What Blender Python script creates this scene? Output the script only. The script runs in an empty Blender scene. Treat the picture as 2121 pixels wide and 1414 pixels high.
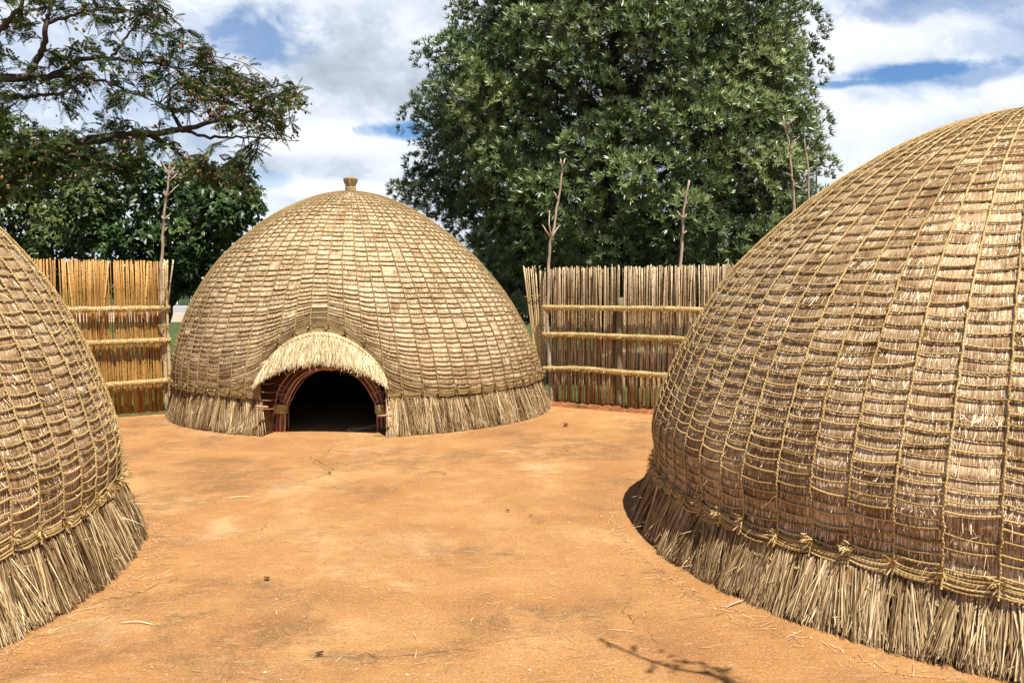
import bpy, math
import numpy as np

S = bpy.context.scene
COL = S.collection
PI = math.pi
RNG = np.random.default_rng(7)

# ------------------------------------------------------------------ camera
F_PX, HORIZON, EYE = 1740.0, 602.0, 1.6
W_PX, H_PX = 2121.0, 1414.0
PITCH = math.atan((H_PX / 2 - HORIZON) / F_PX)
cam_d = bpy.data.cameras.new("camera")
cam = bpy.data.objects.new("camera", cam_d)
COL.objects.link(cam)
cam.location = (0, 0, EYE)
cam.rotation_euler = (PI / 2 - PITCH, 0, 0)
cam_d.sensor_width = 36.0
cam_d.lens = F_PX / W_PX * 36.0
cam_d.clip_start = 0.1
cam_d.clip_end = 2000.0
S.camera = cam


def ray(px, py):
    x = (px - W_PX / 2) / F_PX
    v = -(py - H_PX / 2) / F_PX
    return np.array([x, math.cos(PITCH) + v * math.sin(PITCH), -math.sin(PITCH) + v * math.cos(PITCH)])


def at(px, py, y):
    """world point on the photo's line of sight at world depth y"""
    d = ray(px, py)
    return np.array([0, 0, EYE]) + d * (y / d[1])


# ------------------------------------------------------------------ light
SUN_EL, SUN_AZ = math.radians(65), math.radians(32)      # azimuth: to the right of straight behind the camera
sun_dir = np.array([math.sin(SUN_AZ) * math.cos(SUN_EL), -math.cos(SUN_AZ) * math.cos(SUN_EL), math.sin(SUN_EL)])
sd = bpy.data.lights.new("sun", 'SUN')
sd.energy = 5.0
sd.angle = math.radians(0.5)
sd.color = (1.0, 0.95, 0.86)
so = bpy.data.objects.new("sun", sd)
COL.objects.link(so)
so.location = (6, -12, 30)
from mathutils import Vector
so.rotation_euler = Vector(tuple(sun_dir)).to_track_quat('Z', 'Y').to_euler()

S.view_settings.view_transform = 'Standard'
S.view_settings.look = 'None'
S.view_settings.exposure = 0.62
S.view_settings.gamma = 1.0


# ------------------------------------------------------------------ node helpers
def nn(t, typ, **kw):
    n = t.nodes.new(typ)
    for k, v in kw.items():
        setattr(n, k, v)
    return n


def val(t, sock, v):
    if hasattr(v, 'is_output') or isinstance(v, bpy.types.NodeSocket):
        t.links.new(v, sock)
    else:
        sock.default_value = v


def math_n(t, op, a, b=0.0, c=None, clamp=False):
    n = nn(t, 'ShaderNodeMath', operation=op, use_clamp=clamp)
    val(t, n.inputs[0], a)
    val(t, n.inputs[1], b)
    if c is not None:
        val(t, n.inputs[2], c)
    return n.outputs[0]


def vmath(t, op, a, b=None):
    n = nn(t, 'ShaderNodeVectorMath', operation=op)
    val(t, n.inputs[0], a)
    if b is not None:
        val(t, n.inputs[1], b)
    return n


def noise(t, vec, scale, detail=4.0, rough=0.55, dist=0.0):
    n = nn(t, 'ShaderNodeTexNoise')
    t.links.new(vec, n.inputs['Vector'])
    n.inputs['Scale'].default_value = scale
    n.inputs['Detail'].default_value = detail
    n.inputs['Roughness'].default_value = rough
    n.inputs['Distortion'].default_value = dist
    return n.outputs['Fac']


def ramp(t, fac, stops, interp='LINEAR'):
    n = nn(t, 'ShaderNodeValToRGB')
    n.color_ramp.interpolation = interp
    e = n.color_ramp.elements
    while len(e) < len(stops):
        e.new(0.5)
    for i, (p, c) in enumerate(stops):
        e[i].position = p
        e[i].color = (c[0], c[1], c[2], 1) if hasattr(c, '__len__') else (c, c, c, 1)
    t.links.new(fac, n.inputs['Fac'])
    return n.outputs['Color']


def mixc(t, fac, a, b, mode='MIX'):
    n = nn(t, 'ShaderNodeMix', data_type='RGBA', blend_type=mode)
    val(t, n.inputs['Factor'], fac)
    for s, v in ((n.inputs['A'], a), (n.inputs['B'], b)):
        if isinstance(v, bpy.types.NodeSocket):
            t.links.new(v, s)
        else:
            s.default_value = (v[0], v[1], v[2], 1)
    return n.outputs['Result']


def maprange(t, v, a, b, c=0.0, d=1.0, smooth=True):
    n = nn(t, 'ShaderNodeMapRange')
    if smooth:
        n.interpolation_type = 'SMOOTHSTEP'
    val(t, n.inputs['Value'], v)
    n.inputs['From Min'].default_value = a
    n.inputs['From Max'].default_value = b
    n.inputs['To Min'].default_value = c
    n.inputs['To Max'].default_value = d
    return n.outputs['Result']


# ------------------------------------------------------------------ world: Nishita blue with drifting cloud
def make_world():
    w = bpy.data.worlds.new("World")
    S.world = w
    w.use_nodes = True
    t = w.node_tree
    t.nodes.clear()
    out = nn(t, 'ShaderNodeOutputWorld')
    bg = nn(t, 'ShaderNodeBackground')
    sky = nn(t, 'ShaderNodeTexSky')
    sky.sky_type = 'NISHITA'
    sky.sun_disc = False
    sky.sun_elevation = SUN_EL
    sky.sun_rotation = PI - SUN_AZ
    sky.air_density = 1.0
    sky.dust_density = 0.6
    sky.ozone_density = 3.0
    STR = 0.05
    tc = nn(t, 'ShaderNodeTexCoord')
    d = tc.outputs['Generated']
    sep = nn(t, 'ShaderNodeSeparateXYZ')
    t.links.new(d, sep.inputs[0])
    # cloud field (stretched sideways as layers are seen at a low angle)
    mp = nn(t, 'ShaderNodeMapping')
    t.links.new(d, mp.inputs[0])
    mp.inputs['Scale'].default_value = (1.0, 1.0, 2.1)
    mp.inputs['Location'].default_value = (1.3, 0.4, 0.72)
    n1 = noise(t, mp.outputs[0], 3.2, 9, 0.58, 0.35)
    mp2 = nn(t, 'ShaderNodeMapping')
    t.links.new(d, mp2.inputs[0])
    mp2.inputs['Scale'].default_value = (1.0, 1.0, 1.6)
    mp2.inputs['Location'].default_value = (4.1, 2.2, 0.3)
    n2 = noise(t, mp2.outputs[0], 4.6, 8, 0.6, 0.3)
    n3 = noise(t, mp2.outputs[0], 16.0, 6, 0.62, 0.2)
    mask = maprange(t, n1, 0.27, 0.47)

    # clear gaps of blue between the clouds: (direction, half widths, strength)
    def gap(px, py, rx, rz, strength):
        v = ray(px, py)
        v = v / np.linalg.norm(v)
        s = vmath(t, 'SUBTRACT', d, tuple(v))
        m = vmath(t, 'MULTIPLY', s.outputs['Vector'], (1 / rx, 1 / rx, 1 / rz))
        ln = vmath(t, 'LENGTH', m.outputs['Vector']).outputs['Value']
        wob = math_n(t, 'ADD', ln, math_n(t, 'MULTIPLY_ADD', n3, 2.6, -1.3))
        return math_n(t, 'MULTIPLY', maprange(t, wob, 0.35, 1.25, 1.0, 0.0), strength)
    gaps = [gap(545, 75, .055, .032, .8), gap(825, 268, .045, .012, 1.0), gap(1900, 150, .10, .011, 1.0),
            gap(2010, 155, .05, .012, .7), gap(1890, 12, .09, .018, .55), gap(545, 375, .04, .012, .45),
            gap(1770, 172, .07, .006, .9), gap(250, 150, .16, .10, .35), gap(2090, 90, .06, .02, .35)]
    g = gaps[0]
    for k in gaps[1:]:
        g = math_n(t, 'MAXIMUM', g, k)
    mask = math_n(t, 'MULTIPLY', mask, math_n(t, 'SUBTRACT', 1.0, g))
    # the bank of cloud lies ahead; unseen sky overhead and behind is left clear to cut fill
    ahead = math_n(t, 'MULTIPLY', maprange(t, sep.outputs['Y'], 0.0, 0.5), maprange(t, sep.outputs['Z'], 0.62, 0.42))
    mask = math_n(t, 'MULTIPLY', mask, ahead)
    shade = math_n(t, 'ADD', math_n(t, 'MULTIPLY', n2, 0.72), math_n(t, 'MULTIPLY', n3, 0.28))

    def lump(px, py, rx, rz, strength):      # whole clouds: bright heaps and grey banks
        v = ray(px, py)
        v = v / np.linalg.norm(v)
        s = vmath(t, 'SUBTRACT', d, tuple(v))
        m = vmath(t, 'MULTIPLY', s.outputs['Vector'], (1 / rx, 1 / rx, 1 / rz))
        ln = vmath(t, 'LENGTH', m.outputs['Vector']).outputs['Value']
        wob = math_n(t, 'ADD', ln, math_n(t, 'MULTIPLY_ADD', n3, 1.2, -0.6))
        return math_n(t, 'MULTIPLY', maprange(t, wob, 0.0, 1.2, 1.0, 0.0), strength)
    for a in [(480, 150, .09, .06, .16), (680, 285, .12, .025, .22), (690, 150, .13, .06, -.16), (640, 345, .12, .02, -.12),
              (680, 390, .10, .012, .2), (2050, 190, .09, .03, .14), (1830, 230, .14, .03, .16), (2000, 250, .08, .02, -.06),
              (1800, 90, .14, .03, .05), (820, 20, .1, .04, -.04)]:
        shade = math_n(t, 'ADD', shade, lump(*a))
    cl = ramp(t, shade, [(0.26, (0.36, 0.42, 0.50)), (0.40, (0.50, 0.56, 0.65)), (0.52, (0.68, 0.73, 0.81)), (0.68, (0.86, 0.88, 0.92))])
    k = 1.0 / STR
    clk = vmath(t, 'MULTIPLY', cl, (k * .84, k * .84, k * .84)).outputs['Vector']
    low = vmath(t, 'MULTIPLY', sky.outputs[0], (1.05, 1.42, 1.75)).outputs['Vector']
    high = vmath(t, 'MULTIPLY', sky.outputs[0], (1.0, 0.98, 0.92)).outputs['Vector']  # overhead sky, out of frame, made less blue to warm the fill
    skyc = mixc(t, maprange(t, sep.outputs['Z'], 0.45, 0.65), low, high)
    c = mixc(t, mask, skyc, clk)
    t.links.new(c, bg.inputs['Color'])
    bg.inputs['Strength'].default_value = STR
    t.links.new(bg.outputs[0], out.inputs[0])


make_world()


# ------------------------------------------------------------------ materials
def new_mat(name, rough=0.85, spec=0.2):
    m = bpy.data.materials.new(name)
    m.use_nodes = True
    t = m.node_tree
    b = t.nodes['Principled BSDF']
    b.inputs['Roughness'].default_value = rough
    b.inputs['Specular IOR Level'].default_value = spec
    return m, t, b


def attr(t, name):
    n = nn(t, 'ShaderNodeAttribute')
    n.attribute_name = name
    return n


def bump(t, b, h, strength, dist):
    n = nn(t, 'ShaderNodeBump')
    n.inputs['Strength'].default_value = strength
    n.inputs['Distance'].default_value = dist
    t.links.new(h, n.inputs['Height'])
    t.links.new(n.outputs[0], b.inputs['Normal'])


def straw_mat(name, stops, streak=(170, 9), patch=None):
    """dry grass: colour per stalk from the tint attribute, fine streaks along the stalk direction, weathered patches"""
    m, t, b = new_mat(name, 0.75, 0.25)
    st = attr(t, 'st').outputs['Vector']
    tint = attr(t, 'tint').outputs['Fac']
    mp = nn(t, 'ShaderNodeMapping')
    t.links.new(st, mp.inputs[0])
    mp.inputs['Scale'].default_value = (streak[0], streak[1], 1)
    s1 = noise(t, mp.outputs[0], 1.0, 3, 0.6)
    geo = nn(t, 'ShaderNodeNewGeometry')
    p1 = noise(t, geo.outputs['Position'], 1.7, 4, 0.6)
    p2 = noise(t, geo.outputs['Position'], 9.0, 4, 0.6)
    f = math_n(t, 'ADD', math_n(t, 'MULTIPLY', tint, 0.62), math_n(t, 'MULTIPLY_ADD', s1, 0.9, -0.27))
    f = math_n(t, 'ADD', f, math_n(t, 'MULTIPLY_ADD', p1, 0.5, -0.25))
    f = math_n(t, 'ADD', f, math_n(t, 'MULTIPLY_ADD', p2, 0.4, -0.2), clamp=True)
    c = ramp(t, f, stops)
    if patch:
        c = mixc(t, maprange(t, p1, 0.5, 0.72, 0, 0.55), c, patch, 'MULTIPLY')
    t.links.new(c, b.inputs['Base Color'])
    bump(t, b, s1, 0.6, 0.006)
    return m


def rope_mat(name, c0, c1, c2, freq=330.0):
    m, t, b = new_mat(name, 0.8, 0.15)
    st = attr(t, 'st').outputs['Vector']
    tint = attr(t, 'tint').outputs['Fac']
    sp = nn(t, 'ShaderNodeSeparateXYZ')
    t.links.new(st, sp.inputs[0])
    tw = math_n(t, 'SINE', math_n(t, 'ADD', math_n(t, 'MULTIPLY', sp.outputs[0], freq), math_n(t, 'MULTIPLY', sp.outputs[1], 2.0)))
    geo = nn(t, 'ShaderNodeNewGeometry')
    p1 = noise(t, geo.outputs['Position'], 5.0, 4, 0.65)
    p2 = noise(t, geo.outputs['Position'], 120.0, 3, 0.6)
    f = math_n(t, 'ADD', math_n(t, 'MULTIPLY_ADD', tw, 0.16, 0.1), math_n(t, 'MULTIPLY', p1, 0.5))
    f = math_n(t, 'ADD', f, math_n(t, 'MULTIPLY_ADD', p2, 0.4, -0.15))
    f = math_n(t, 'ADD', f, math_n(t, 'MULTIPLY_ADD', tint, 0.35, -0.12), clamp=True)
    c = ramp(t, f, [(0.12, c0), (0.45, c1), (0.85, c2)])
    t.links.new(c, b.inputs['Base Color'])
    bump(t, b, math_n(t, 'ADD', tw, math_n(t, 'MULTIPLY', p2, 1.5)), 0.5, 0.003)
    return m


def leaf_mat(name, stops, rough=0.38, spec=0.5, trans=0.2):
    m, t, b = new_mat(name, rough, spec)
    tint = attr(t, 'tint').outputs['Fac']
    geo = nn(t, 'ShaderNodeNewGeometry')
    p = noise(t, geo.outputs['Position'], 1.1, 3, 0.6)
    f = math_n(t, 'ADD', math_n(t, 'MULTIPLY', tint, 0.75), math_n(t, 'MULTIPLY_ADD', p, 0.6, -0.18), clamp=True)
    c = ramp(t, f, stops)
    t.links.new(c, b.inputs['Base Color'])
    # thin leaves let a little light through
    out = [n for n in t.nodes if n.type == 'OUTPUT_MATERIAL'][0]
    tr = nn(t, 'ShaderNodeBsdfTranslucent')
    t.links.new(c, tr.inputs['Color'])
    mx = nn(t, 'ShaderNodeMixShader')
    mx.inputs[0].default_value = trans
    t.links.new(b.outputs[0], mx.inputs[1])
    t.links.new(tr.outputs[0], mx.inputs[2])
    t.links.new(mx.outputs[0], out.inputs['Surface'])
    return m


def wood_mat(name, c0, c1, c2, scale=(40, 40, 6), rough=0.8):
    m, t, b = new_mat(name, rough, 0.2)
    geo = nn(t, 'ShaderNodeNewGeometry')
    tint = attr(t, 'tint').outputs['Fac']
    mp = nn(t, 'ShaderNodeMapping')
    t.links.new(geo.outputs['Position'], mp.inputs[0])
    mp.inputs['Scale'].default_value = scale
    p = noise(t, mp.outputs[0], 1.0, 5, 0.65)
    q = noise(t, geo.outputs['Position'], 6.0, 4, 0.6)
    f = math_n(t, 'ADD', math_n(t, 'MULTIPLY', p, 0.6), math_n(t, 'MULTIPLY', q, 0.4))
    f = math_n(t, 'ADD', f, math_n(t, 'MULTIPLY_ADD', tint, 0.4, -0.2), clamp=True)
    c = ramp(t, f, [(0.25, c0), (0.5, c1), (0.75, c2)])
    t.links.new(c, b.inputs['Base Color'])
    bump(t, b, p, 0.5, 0.006)
    return m


def reed_mat(name, stops):
    m, t, b = new_mat(name, 0.5, 0.35)
    st = attr(t, 'st').outputs['Vector']
    tint = attr(t, 'tint').outputs['Fac']
    sp = nn(t, 'ShaderNodeSeparateXYZ')
    t.links.new(st, sp.inputs[0])
    geo = nn(t, 'ShaderNodeNewGeometry')
    mp = nn(t, 'ShaderNodeMapping')
    t.links.new(geo.outputs['Position'], mp.inputs[0])
    mp.inputs['Scale'].default_value = (60, 60, 3)
    p = noise(t, mp.outputs[0], 1.0, 3, 0.6)
    q = noise(t, geo.outputs['Position'], 2.6, 3, 0.6)
    f = math_n(t, 'ADD', math_n(t, 'MULTIPLY', tint, 0.6), math_n(t, 'MULTIPLY_ADD', p, 0.5, -0.12))
    f = math_n(t, 'ADD', f, math_n(t, 'MULTIPLY_ADD', q, 0.4, -0.18), clamp=True)
    c = ramp(t, f, stops)
    # nodes of the cane every so often (st.x counts internodes)
    fr = math_n(t, 'FRACT', sp.outputs[0])
    node = math_n(t, 'LESS_THAN', fr, 0.06)
    c = mixc(t, math_n(t, 'MULTIPLY', node, 0.75), c, (0.09, 0.045, 0.015))
    t.links.new(c, b.inputs['Base Color'])
    return m


def plain_mat(name, c, rough=0.7, var=0.15, scale=6.0, spec=0.2):
    m, t, b = new_mat(name, rough, spec)
    geo = nn(t, 'ShaderNodeNewGeometry')
    p = noise(t, geo.outputs['Position'], scale, 5, 0.6)
    lo = tuple(x * (1 - var) for x in c)
    hi = tuple(min(1, x * (1 + var)) for x in c)
    t.links.new(ramp(t, p, [(0.3, lo), (0.7, hi)]), b.inputs['Base Color'])
    return m


def ground_mat():
    m, t, b = new_mat('yard_earth', 0.9, 0.12)
    geo = nn(t, 'ShaderNodeNewGeometry')
    P = geo.outputs['Position']
    big = noise(t, P, 0.55, 5, 0.6, 0.6)
    mid = noise(t, P, 2.1, 6, 0.62, 0.3)
    fine = noise(t, P, 26.0, 5, 0.7)
    grain = noise(t, P, 170.0, 3, 0.7)
    f = math_n(t, 'ADD', math_n(t, 'MULTIPLY', big, 0.55), math_n(t, 'MULTIPLY', mid, 0.45))
    c = ramp(t, f, [(0.32, (0.30, 0.132, 0.044)), (0.43, (0.385, 0.178, 0.060)), (0.53, (0.46, 0.230, 0.080)), (0.66, (0.58, 0.345, 0.140))])
    # dark grey-brown mould and damp stains
    mpd = nn(t, 'ShaderNodeMapping')
    t.links.new(P, mpd.inputs[0])
    mpd.inputs['Location'].default_value = (3.7, 8.1, 0)
    st1 = noise(t, mpd.outputs[0], 0.75, 7, 0.66, 0.8)
    st2 = noise(t, mpd.outputs[0], 3.3, 6, 0.7, 0.4)
    stain = math_n(t, 'MULTIPLY', maprange(t, st1, 0.46, 0.60), maprange(t, st2, 0.40, 0.58))
    stain = math_n(t, 'MULTIPLY', stain, maprange(t, fine, 0.35, 0.6, 0.35, 1.0))
    c = mixc(t, math_n(t, 'MULTIPLY', stain, 0.8), c, (0.165, 0.095, 0.042))
    # worn pale patches
    mpp = nn(t, 'ShaderNodeMapping')
    t.links.new(P, mpp.inputs[0])
    mpp.inputs['Location'].default_value = (-5.2, 1.9, 0)
    pl = noise(t, mpp.outputs[0], 0.9, 6, 0.65, 0.5)
    c = mixc(t, math_n(t, 'MULTIPLY', maprange(t, pl, 0.54, 0.72), 0.6), c, (0.66, 0.46, 0.24))
    # coarse speckle and scuffed streaks
    mps = nn(t, 'ShaderNodeMapping')
    t.links.new(P, mps.inputs[0])
    mps.inputs['Scale'].default_value = (1.0, 2.6, 1.0)
    mps.inputs['Rotation'].default_value = (0, 0, 0.25)
    scf = noise(t, mps.outputs[0], 7.0, 8, 0.72, 0.4)
    c = mixc(t, maprange(t, scf, 0.55, 0.70, 0, 0.55), c, (0.62, 0.43, 0.23))
    c = mixc(t, maprange(t, scf, 0.45, 0.32, 0, 0.5), c, (0.23, 0.115, 0.045))
    sp2 = noise(t, P, 62.0, 4, 0.75)
    c = mixc(t, maprange(t, sp2, 0.55, 0.66, 0, 0.6), c, (0.66, 0.45, 0.25))
    c = mixc(t, maprange(t, sp2, 0.45, 0.34, 0, 0.7), c, (0.19, 0.088, 0.033))
    # grit
    c = mixc(t, maprange(t, grain, 0.56, 0.68, 0, 0.7), c, (0.72, 0.52, 0.32))
    c = mixc(t, maprange(t, grain, 0.45, 0.33, 0, 0.75), c, (0.17, 0.075, 0.026))
    c = mixc(t, maprange(t, fine, 0.52, 0.30, 0, 0.35), c, (0.34, 0.15, 0.05))
    t.links.new(c, b.inputs['Base Color'])
    h = math_n(t, 'ADD', math_n(t, 'MULTIPLY', fine, 0.8), math_n(t, 'MULTIPLY', grain, 0.35))
    bump(t, b, math_n(t, 'ADD', h, math_n(t, 'MULTIPLY', sp2, 0.6)), 0.8, 0.014)
    return m


THATCH = straw_mat('weathered_thatch', [(0.0, (0.05, 0.026, 0.010)), (0.25, (0.23, 0.125, 0.048)), (0.5, (0.66, 0.485, 0.28)), (0.82, (0.95, 0.82, 0.60))],
                   patch=(0.78, 0.62, 0.47))
SKIRT = straw_mat('skirt_straw', [(0.0, (0.045, 0.024, 0.010)), (0.28, (0.19, 0.11, 0.045)), (0.58, (0.50, 0.345, 0.165)), (0.92, (0.86, 0.70, 0.43))])
FRINGE = straw_mat('fresh_thatch', [(0.0, (0.13, 0.08, 0.03)), (0.3, (0.44, 0.32, 0.15)), (0.6, (0.74, 0.60, 0.35)), (0.95, (0.93, 0.83, 0.60))])
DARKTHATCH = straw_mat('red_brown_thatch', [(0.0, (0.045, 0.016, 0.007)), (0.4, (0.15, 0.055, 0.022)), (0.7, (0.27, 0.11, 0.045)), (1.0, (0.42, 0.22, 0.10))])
ROPE = rope_mat('grass_rope', (0.20, 0.115, 0.035), (0.50, 0.34, 0.13), (0.78, 0.60, 0.32))
ROPE_FAR = rope_mat('grass_rope_worn', (0.13, 0.075, 0.025), (0.33, 0.22, 0.085), (0.58, 0.43, 0.21))
RAILROPE = rope_mat('rail_binding', (0.26, 0.17, 0.055), (0.50, 0.36, 0.145), (0.76, 0.61, 0.33), 180.0)
REED_GOLD = reed_mat('golden_reed', [(0.0, (0.13, 0.055, 0.014)), (0.3, (0.37, 0.18, 0.042)), (0.6, (0.54, 0.295, 0.078)), (1.0, (0.78, 0.53, 0.22))])
REED_BROWN = reed_mat('weathered_reed', [(0.0, (0.08, 0.046, 0.022)), (0.3, (0.25, 0.155, 0.075)), (0.6, (0.54, 0.38, 0.20)), (1.0, (0.86, 0.72, 0.50))])
REED_PALE = reed_mat('pale_reed', [(0.0, (0.30, 0.18, 0.07)), (0.4, (0.58, 0.42, 0.2)), (1.0, (0.85, 0.68, 0.42))])
BARK = wood_mat('pole_bark', (0.14, 0.09, 0.06), (0.42, 0.31, 0.22), (0.68, 0.55, 0.42))
BARK_DARK = wood_mat('dark_bark', (0.03, 0.022, 0.016), (0.075, 0.055, 0.04), (0.16, 0.12, 0.085), (14, 14, 4))
POSTWOOD = wood_mat('treated_post', (0.10, 0.085, 0.04), (0.19, 0.16, 0.085), (0.29, 0.25, 0.14), (50, 50, 5))
STICK = wood_mat('door_stick', (0.14, 0.06, 0.035), (0.36, 0.17, 0.10), (0.58, 0.35, 0.24), (60, 60, 5))
PEGWOOD = wood_mat('peeled_peg', (0.30, 0.17, 0.11), (0.46, 0.30, 0.21), (0.60, 0.43, 0.32), (50, 50, 50))
PODO = leaf_mat('strap_leaf', [(0.0, (0.014, 0.032, 0.009)), (0.35, (0.042, 0.082, 0.018)), (0.65, (0.105, 0.165, 0.038)), (1.0, (0.31, 0.37, 0.13))], 0.38, 0.7, 0.08)
ACACIA = leaf_mat('feather_leaf', [(0.0, (0.022, 0.038, 0.010)), (0.5, (0.075, 0.112, 0.022)), (1.0, (0.18, 0.20, 0.05))], 0.42, 0.45)
BROAD = leaf_mat('glossy_leaf', [(0.0, (0.014, 0.032, 0.009)), (0.45, (0.042, 0.085, 0.020)), (0.8, (0.10, 0.165, 0.035)), (1.0, (0.2, 0.25, 0.06))], 0.42, 0.4)
POD = plain_mat('dry_pod', (0.25, 0.135, 0.07), 0.7, 0.5, 8.0)
GROUND = ground_mat()
GRASS = plain_mat('lawn_green', (0.055, 0.085, 0.018), 0.9, 0.5, 1.2)
BLADE = plain_mat('grass_blade', (0.10, 0.17, 0.03), 0.7, 0.5, 20.0)
ROAD = plain_mat('asphalt', (0.30, 0.28, 0.28), 0.9, 0.12, 1.0)
DIRT = plain_mat('shoulder_dirt', (0.50, 0.33, 0.24), 0.95, 0.2, 1.0)
WHITE = plain_mat('white_paint', (0.78, 0.78, 0.76), 0.6, 0.06, 2.0)
KERBW = plain_mat('kerb_concrete', (0.62, 0.61, 0.58), 0.8, 0.1, 3.0)
REDP = plain_mat('red_paint', (0.5, 0.05, 0.04), 0.5, 0.1, 4.0)
STEEL = plain_mat('dark_green_steel', (0.02, 0.05, 0.04), 0.5, 0.1, 4.0)
DARKWALL = plain_mat('dark_wall', (0.10, 0.10, 0.11), 0.8, 0.1, 2.0)  # dark grey of the gatehouse's rear wall
SOIL = plain_mat('red_soil', (0.27, 0.10, 0.04), 0.95, 0.5, 14.0)
CRACK = plain_mat('crack_dark', (0.10, 0.05, 0.022), 1.0, 0.4, 30.0)
LEAFDRY = plain_mat('dead_leaf', (0.10, 0.05, 0.025), 0.7, 0.5, 60.0)
STONE = plain_mat('pale_stone', (0.55, 0.42, 0.30), 0.9, 0.3, 60.0)


# ------------------------------------------------------------------ mesh helpers
ORG = {}


class MB:
    def __init__(self):
        self.V, self.Q, self.T3, self.tint, self.st = [], [], [], [], []
        self.n = 0

    def add(self, V, Q=None, T3=None, tint=0.5, st=None):
        V = np.asarray(V, float).reshape(-1, 3)
        k = len(V)
        if Q is not None and len(Q):
            self.Q.append(np.asarray(Q, np.int64).reshape(-1, 4) + self.n)
        if T3 is not None and len(T3):
            self.T3.append(np.asarray(T3, np.int64).reshape(-1, 3) + self.n)
        self.V.append(V)
        self.tint.append(np.broadcast_to(np.asarray(tint, float).reshape(-1), (k,)) if np.ndim(tint) == 0 or np.size(tint) == 1
                         else np.asarray(tint, float).reshape(-1))
        self.st.append(np.zeros((k, 3)) if st is None else np.asarray(st, float).reshape(-1, 3))
        self.n += k

    def grid(self, P, tint=0.5, st=None, closed=False):
        """P (a,b,3) sheet"""
        a, b = P.shape[:2]
        i = np.arange(a * b).reshape(a, b)
        if closed:
            i = np.concatenate([i, i[:, :1]], 1)
        q = np.stack([i[:-1, :-1], i[:-1, 1:], i[1:, 1:], i[1:, :-1]], -1).reshape(-1, 4)
        self.add(P, q, None, tint, st)

    def ribbons(self, A, B, side, w0, w1, tint, mid=None, wm=None):
        """N straight or once-bent flat stalks from A to B"""
        A, B, side = (np.asarray(x, float) for x in (A, B, side))
        n = len(A)
        w0 = np.broadcast_to(w0, (n,))[:, None] * .5
        w1 = np.broadcast_to(w1, (n,))[:, None] * .5
        L = np.linalg.norm(B - A, axis=1)
        tint = np.broadcast_to(tint, (n,))
        uo = RNG.random(n) * 50
        if mid is None:
            V = np.stack([A - side * w0, A + side * w0, B + side * w1, B - side * w1], 1)
            idx = np.arange(n)[:, None] * 4 + np.arange(4)
            st = np.zeros((n, 4, 3))
            st[:, :, 0] = uo[:, None] + np.array([0, .004, .004, 0])
            st[:, 2:, 1] = L[:, None]
            self.add(V, idx, None, np.repeat(tint, 4), st)
        else:
            wm = np.broadcast_to(wm if wm is not None else (w0[:, 0] + w1[:, 0]), (n,))[:, None] * .5
            V = np.stack([A - side * w0, A + side * w0, mid + side * wm, mid - side * wm, B + side * w1, B - side * w1], 1)
            o = np.arange(n)[:, None] * 6
            idx = np.concatenate([o + np.array([0, 1, 2, 3]), o + np.array([3, 2, 4, 5])], 0)
            st = np.zeros((n, 6, 3))
            st[:, :, 0] = uo[:, None] + np.array([0, .004, .004, 0, .004, 0])
            st[:, 2:4, 1] = L[:, None] * .5
            st[:, 4:, 1] = L[:, None]
            self.add(V, idx, None, np.repeat(tint, 6), st)

    def tubes(self, P, r, N, sides=5, tint=0.5, caps=False, u0=None, ulen=None):
        """M tubes: P (M,n,3), r scalar/(M,n), N reference normals (M,n,3)"""
        P = np.asarray(P, float)
        M, n = P.shape[:2]
        r = np.broadcast_to(r, (M, n))
        T = np.gradient(P, axis=1)
        T /= np.linalg.norm(T, axis=2, keepdims=True) + 1e-12
        N = np.broadcast_to(N, P.shape)
        Sd = np.cross(T, N)
        ln = np.linalg.norm(Sd, axis=2, keepdims=True)
        Sd = Sd / (ln + 1e-12)
        N2 = np.cross(Sd, T)
        a = np.arange(sides) / sides * 2 * PI
        ring = P[:, :, None] + r[:, :, None, None] * (np.cos(a)[None, None, :, None] * N2[:, :, None] + np.sin(a)[None, None, :, None] * Sd[:, :, None])
        i = np.arange(M * n * sides).reshape(M, n, sides)
        j = np.roll(i, -1, axis=2)
        q = np.stack([i[:, :-1], j[:, :-1], j[:, 1:], i[:, 1:]], -1).reshape(-1, 4)
        st = np.zeros((M, n, sides, 3))
        d = np.linalg.norm(np.diff(P, axis=1), axis=2)
        L = np.concatenate([np.zeros((M, 1)), np.cumsum(d, 1)], 1)
        if ulen is not None:
            L = L / np.broadcast_to(ulen, (M,))[:, None]
        if u0 is not None:
            L = L + np.broadcast_to(u0, (M,))[:, None]
        st[..., 0] = L[:, :, None]
        st[..., 1] = a
        tt = np.broadcast_to(np.asarray(tint, float).reshape(-1, 1, 1) if np.ndim(tint) == 1 else np.asarray(tint, float), (M, n, sides))
        t3 = None
        V = ring.reshape(-1, 3)
        tt = tt.reshape(-1)
        stf = st.reshape(-1, 3)
        if caps:
            c0 = P[:, 0] - T[:, 0] * 0.0
            c1 = P[:, -1]
            base = len(V)
            V = np.concatenate([V, c0, c1])
            tt = np.concatenate([tt, tt.reshape(M, -1)[:, 0], tt.reshape(M, -1)[:, 0]])
            stf = np.concatenate([stf, st[:, 0, 0], st[:, -1, 0]])
            k0 = base + np.arange(M)[:, None]
            k1 = base + M + np.arange(M)[:, None]
            t3 = np.concatenate([np.stack([np.broadcast_to(k0, (M, sides)), j[:, 0], i[:, 0]], -1).reshape(-1, 3),
                                 np.stack([np.broadcast_to(k1, (M, sides)), i[:, -1], j[:, -1]], -1).reshape(-1, 3)])
        self.add(V, q, t3, tt, stf)

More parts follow.
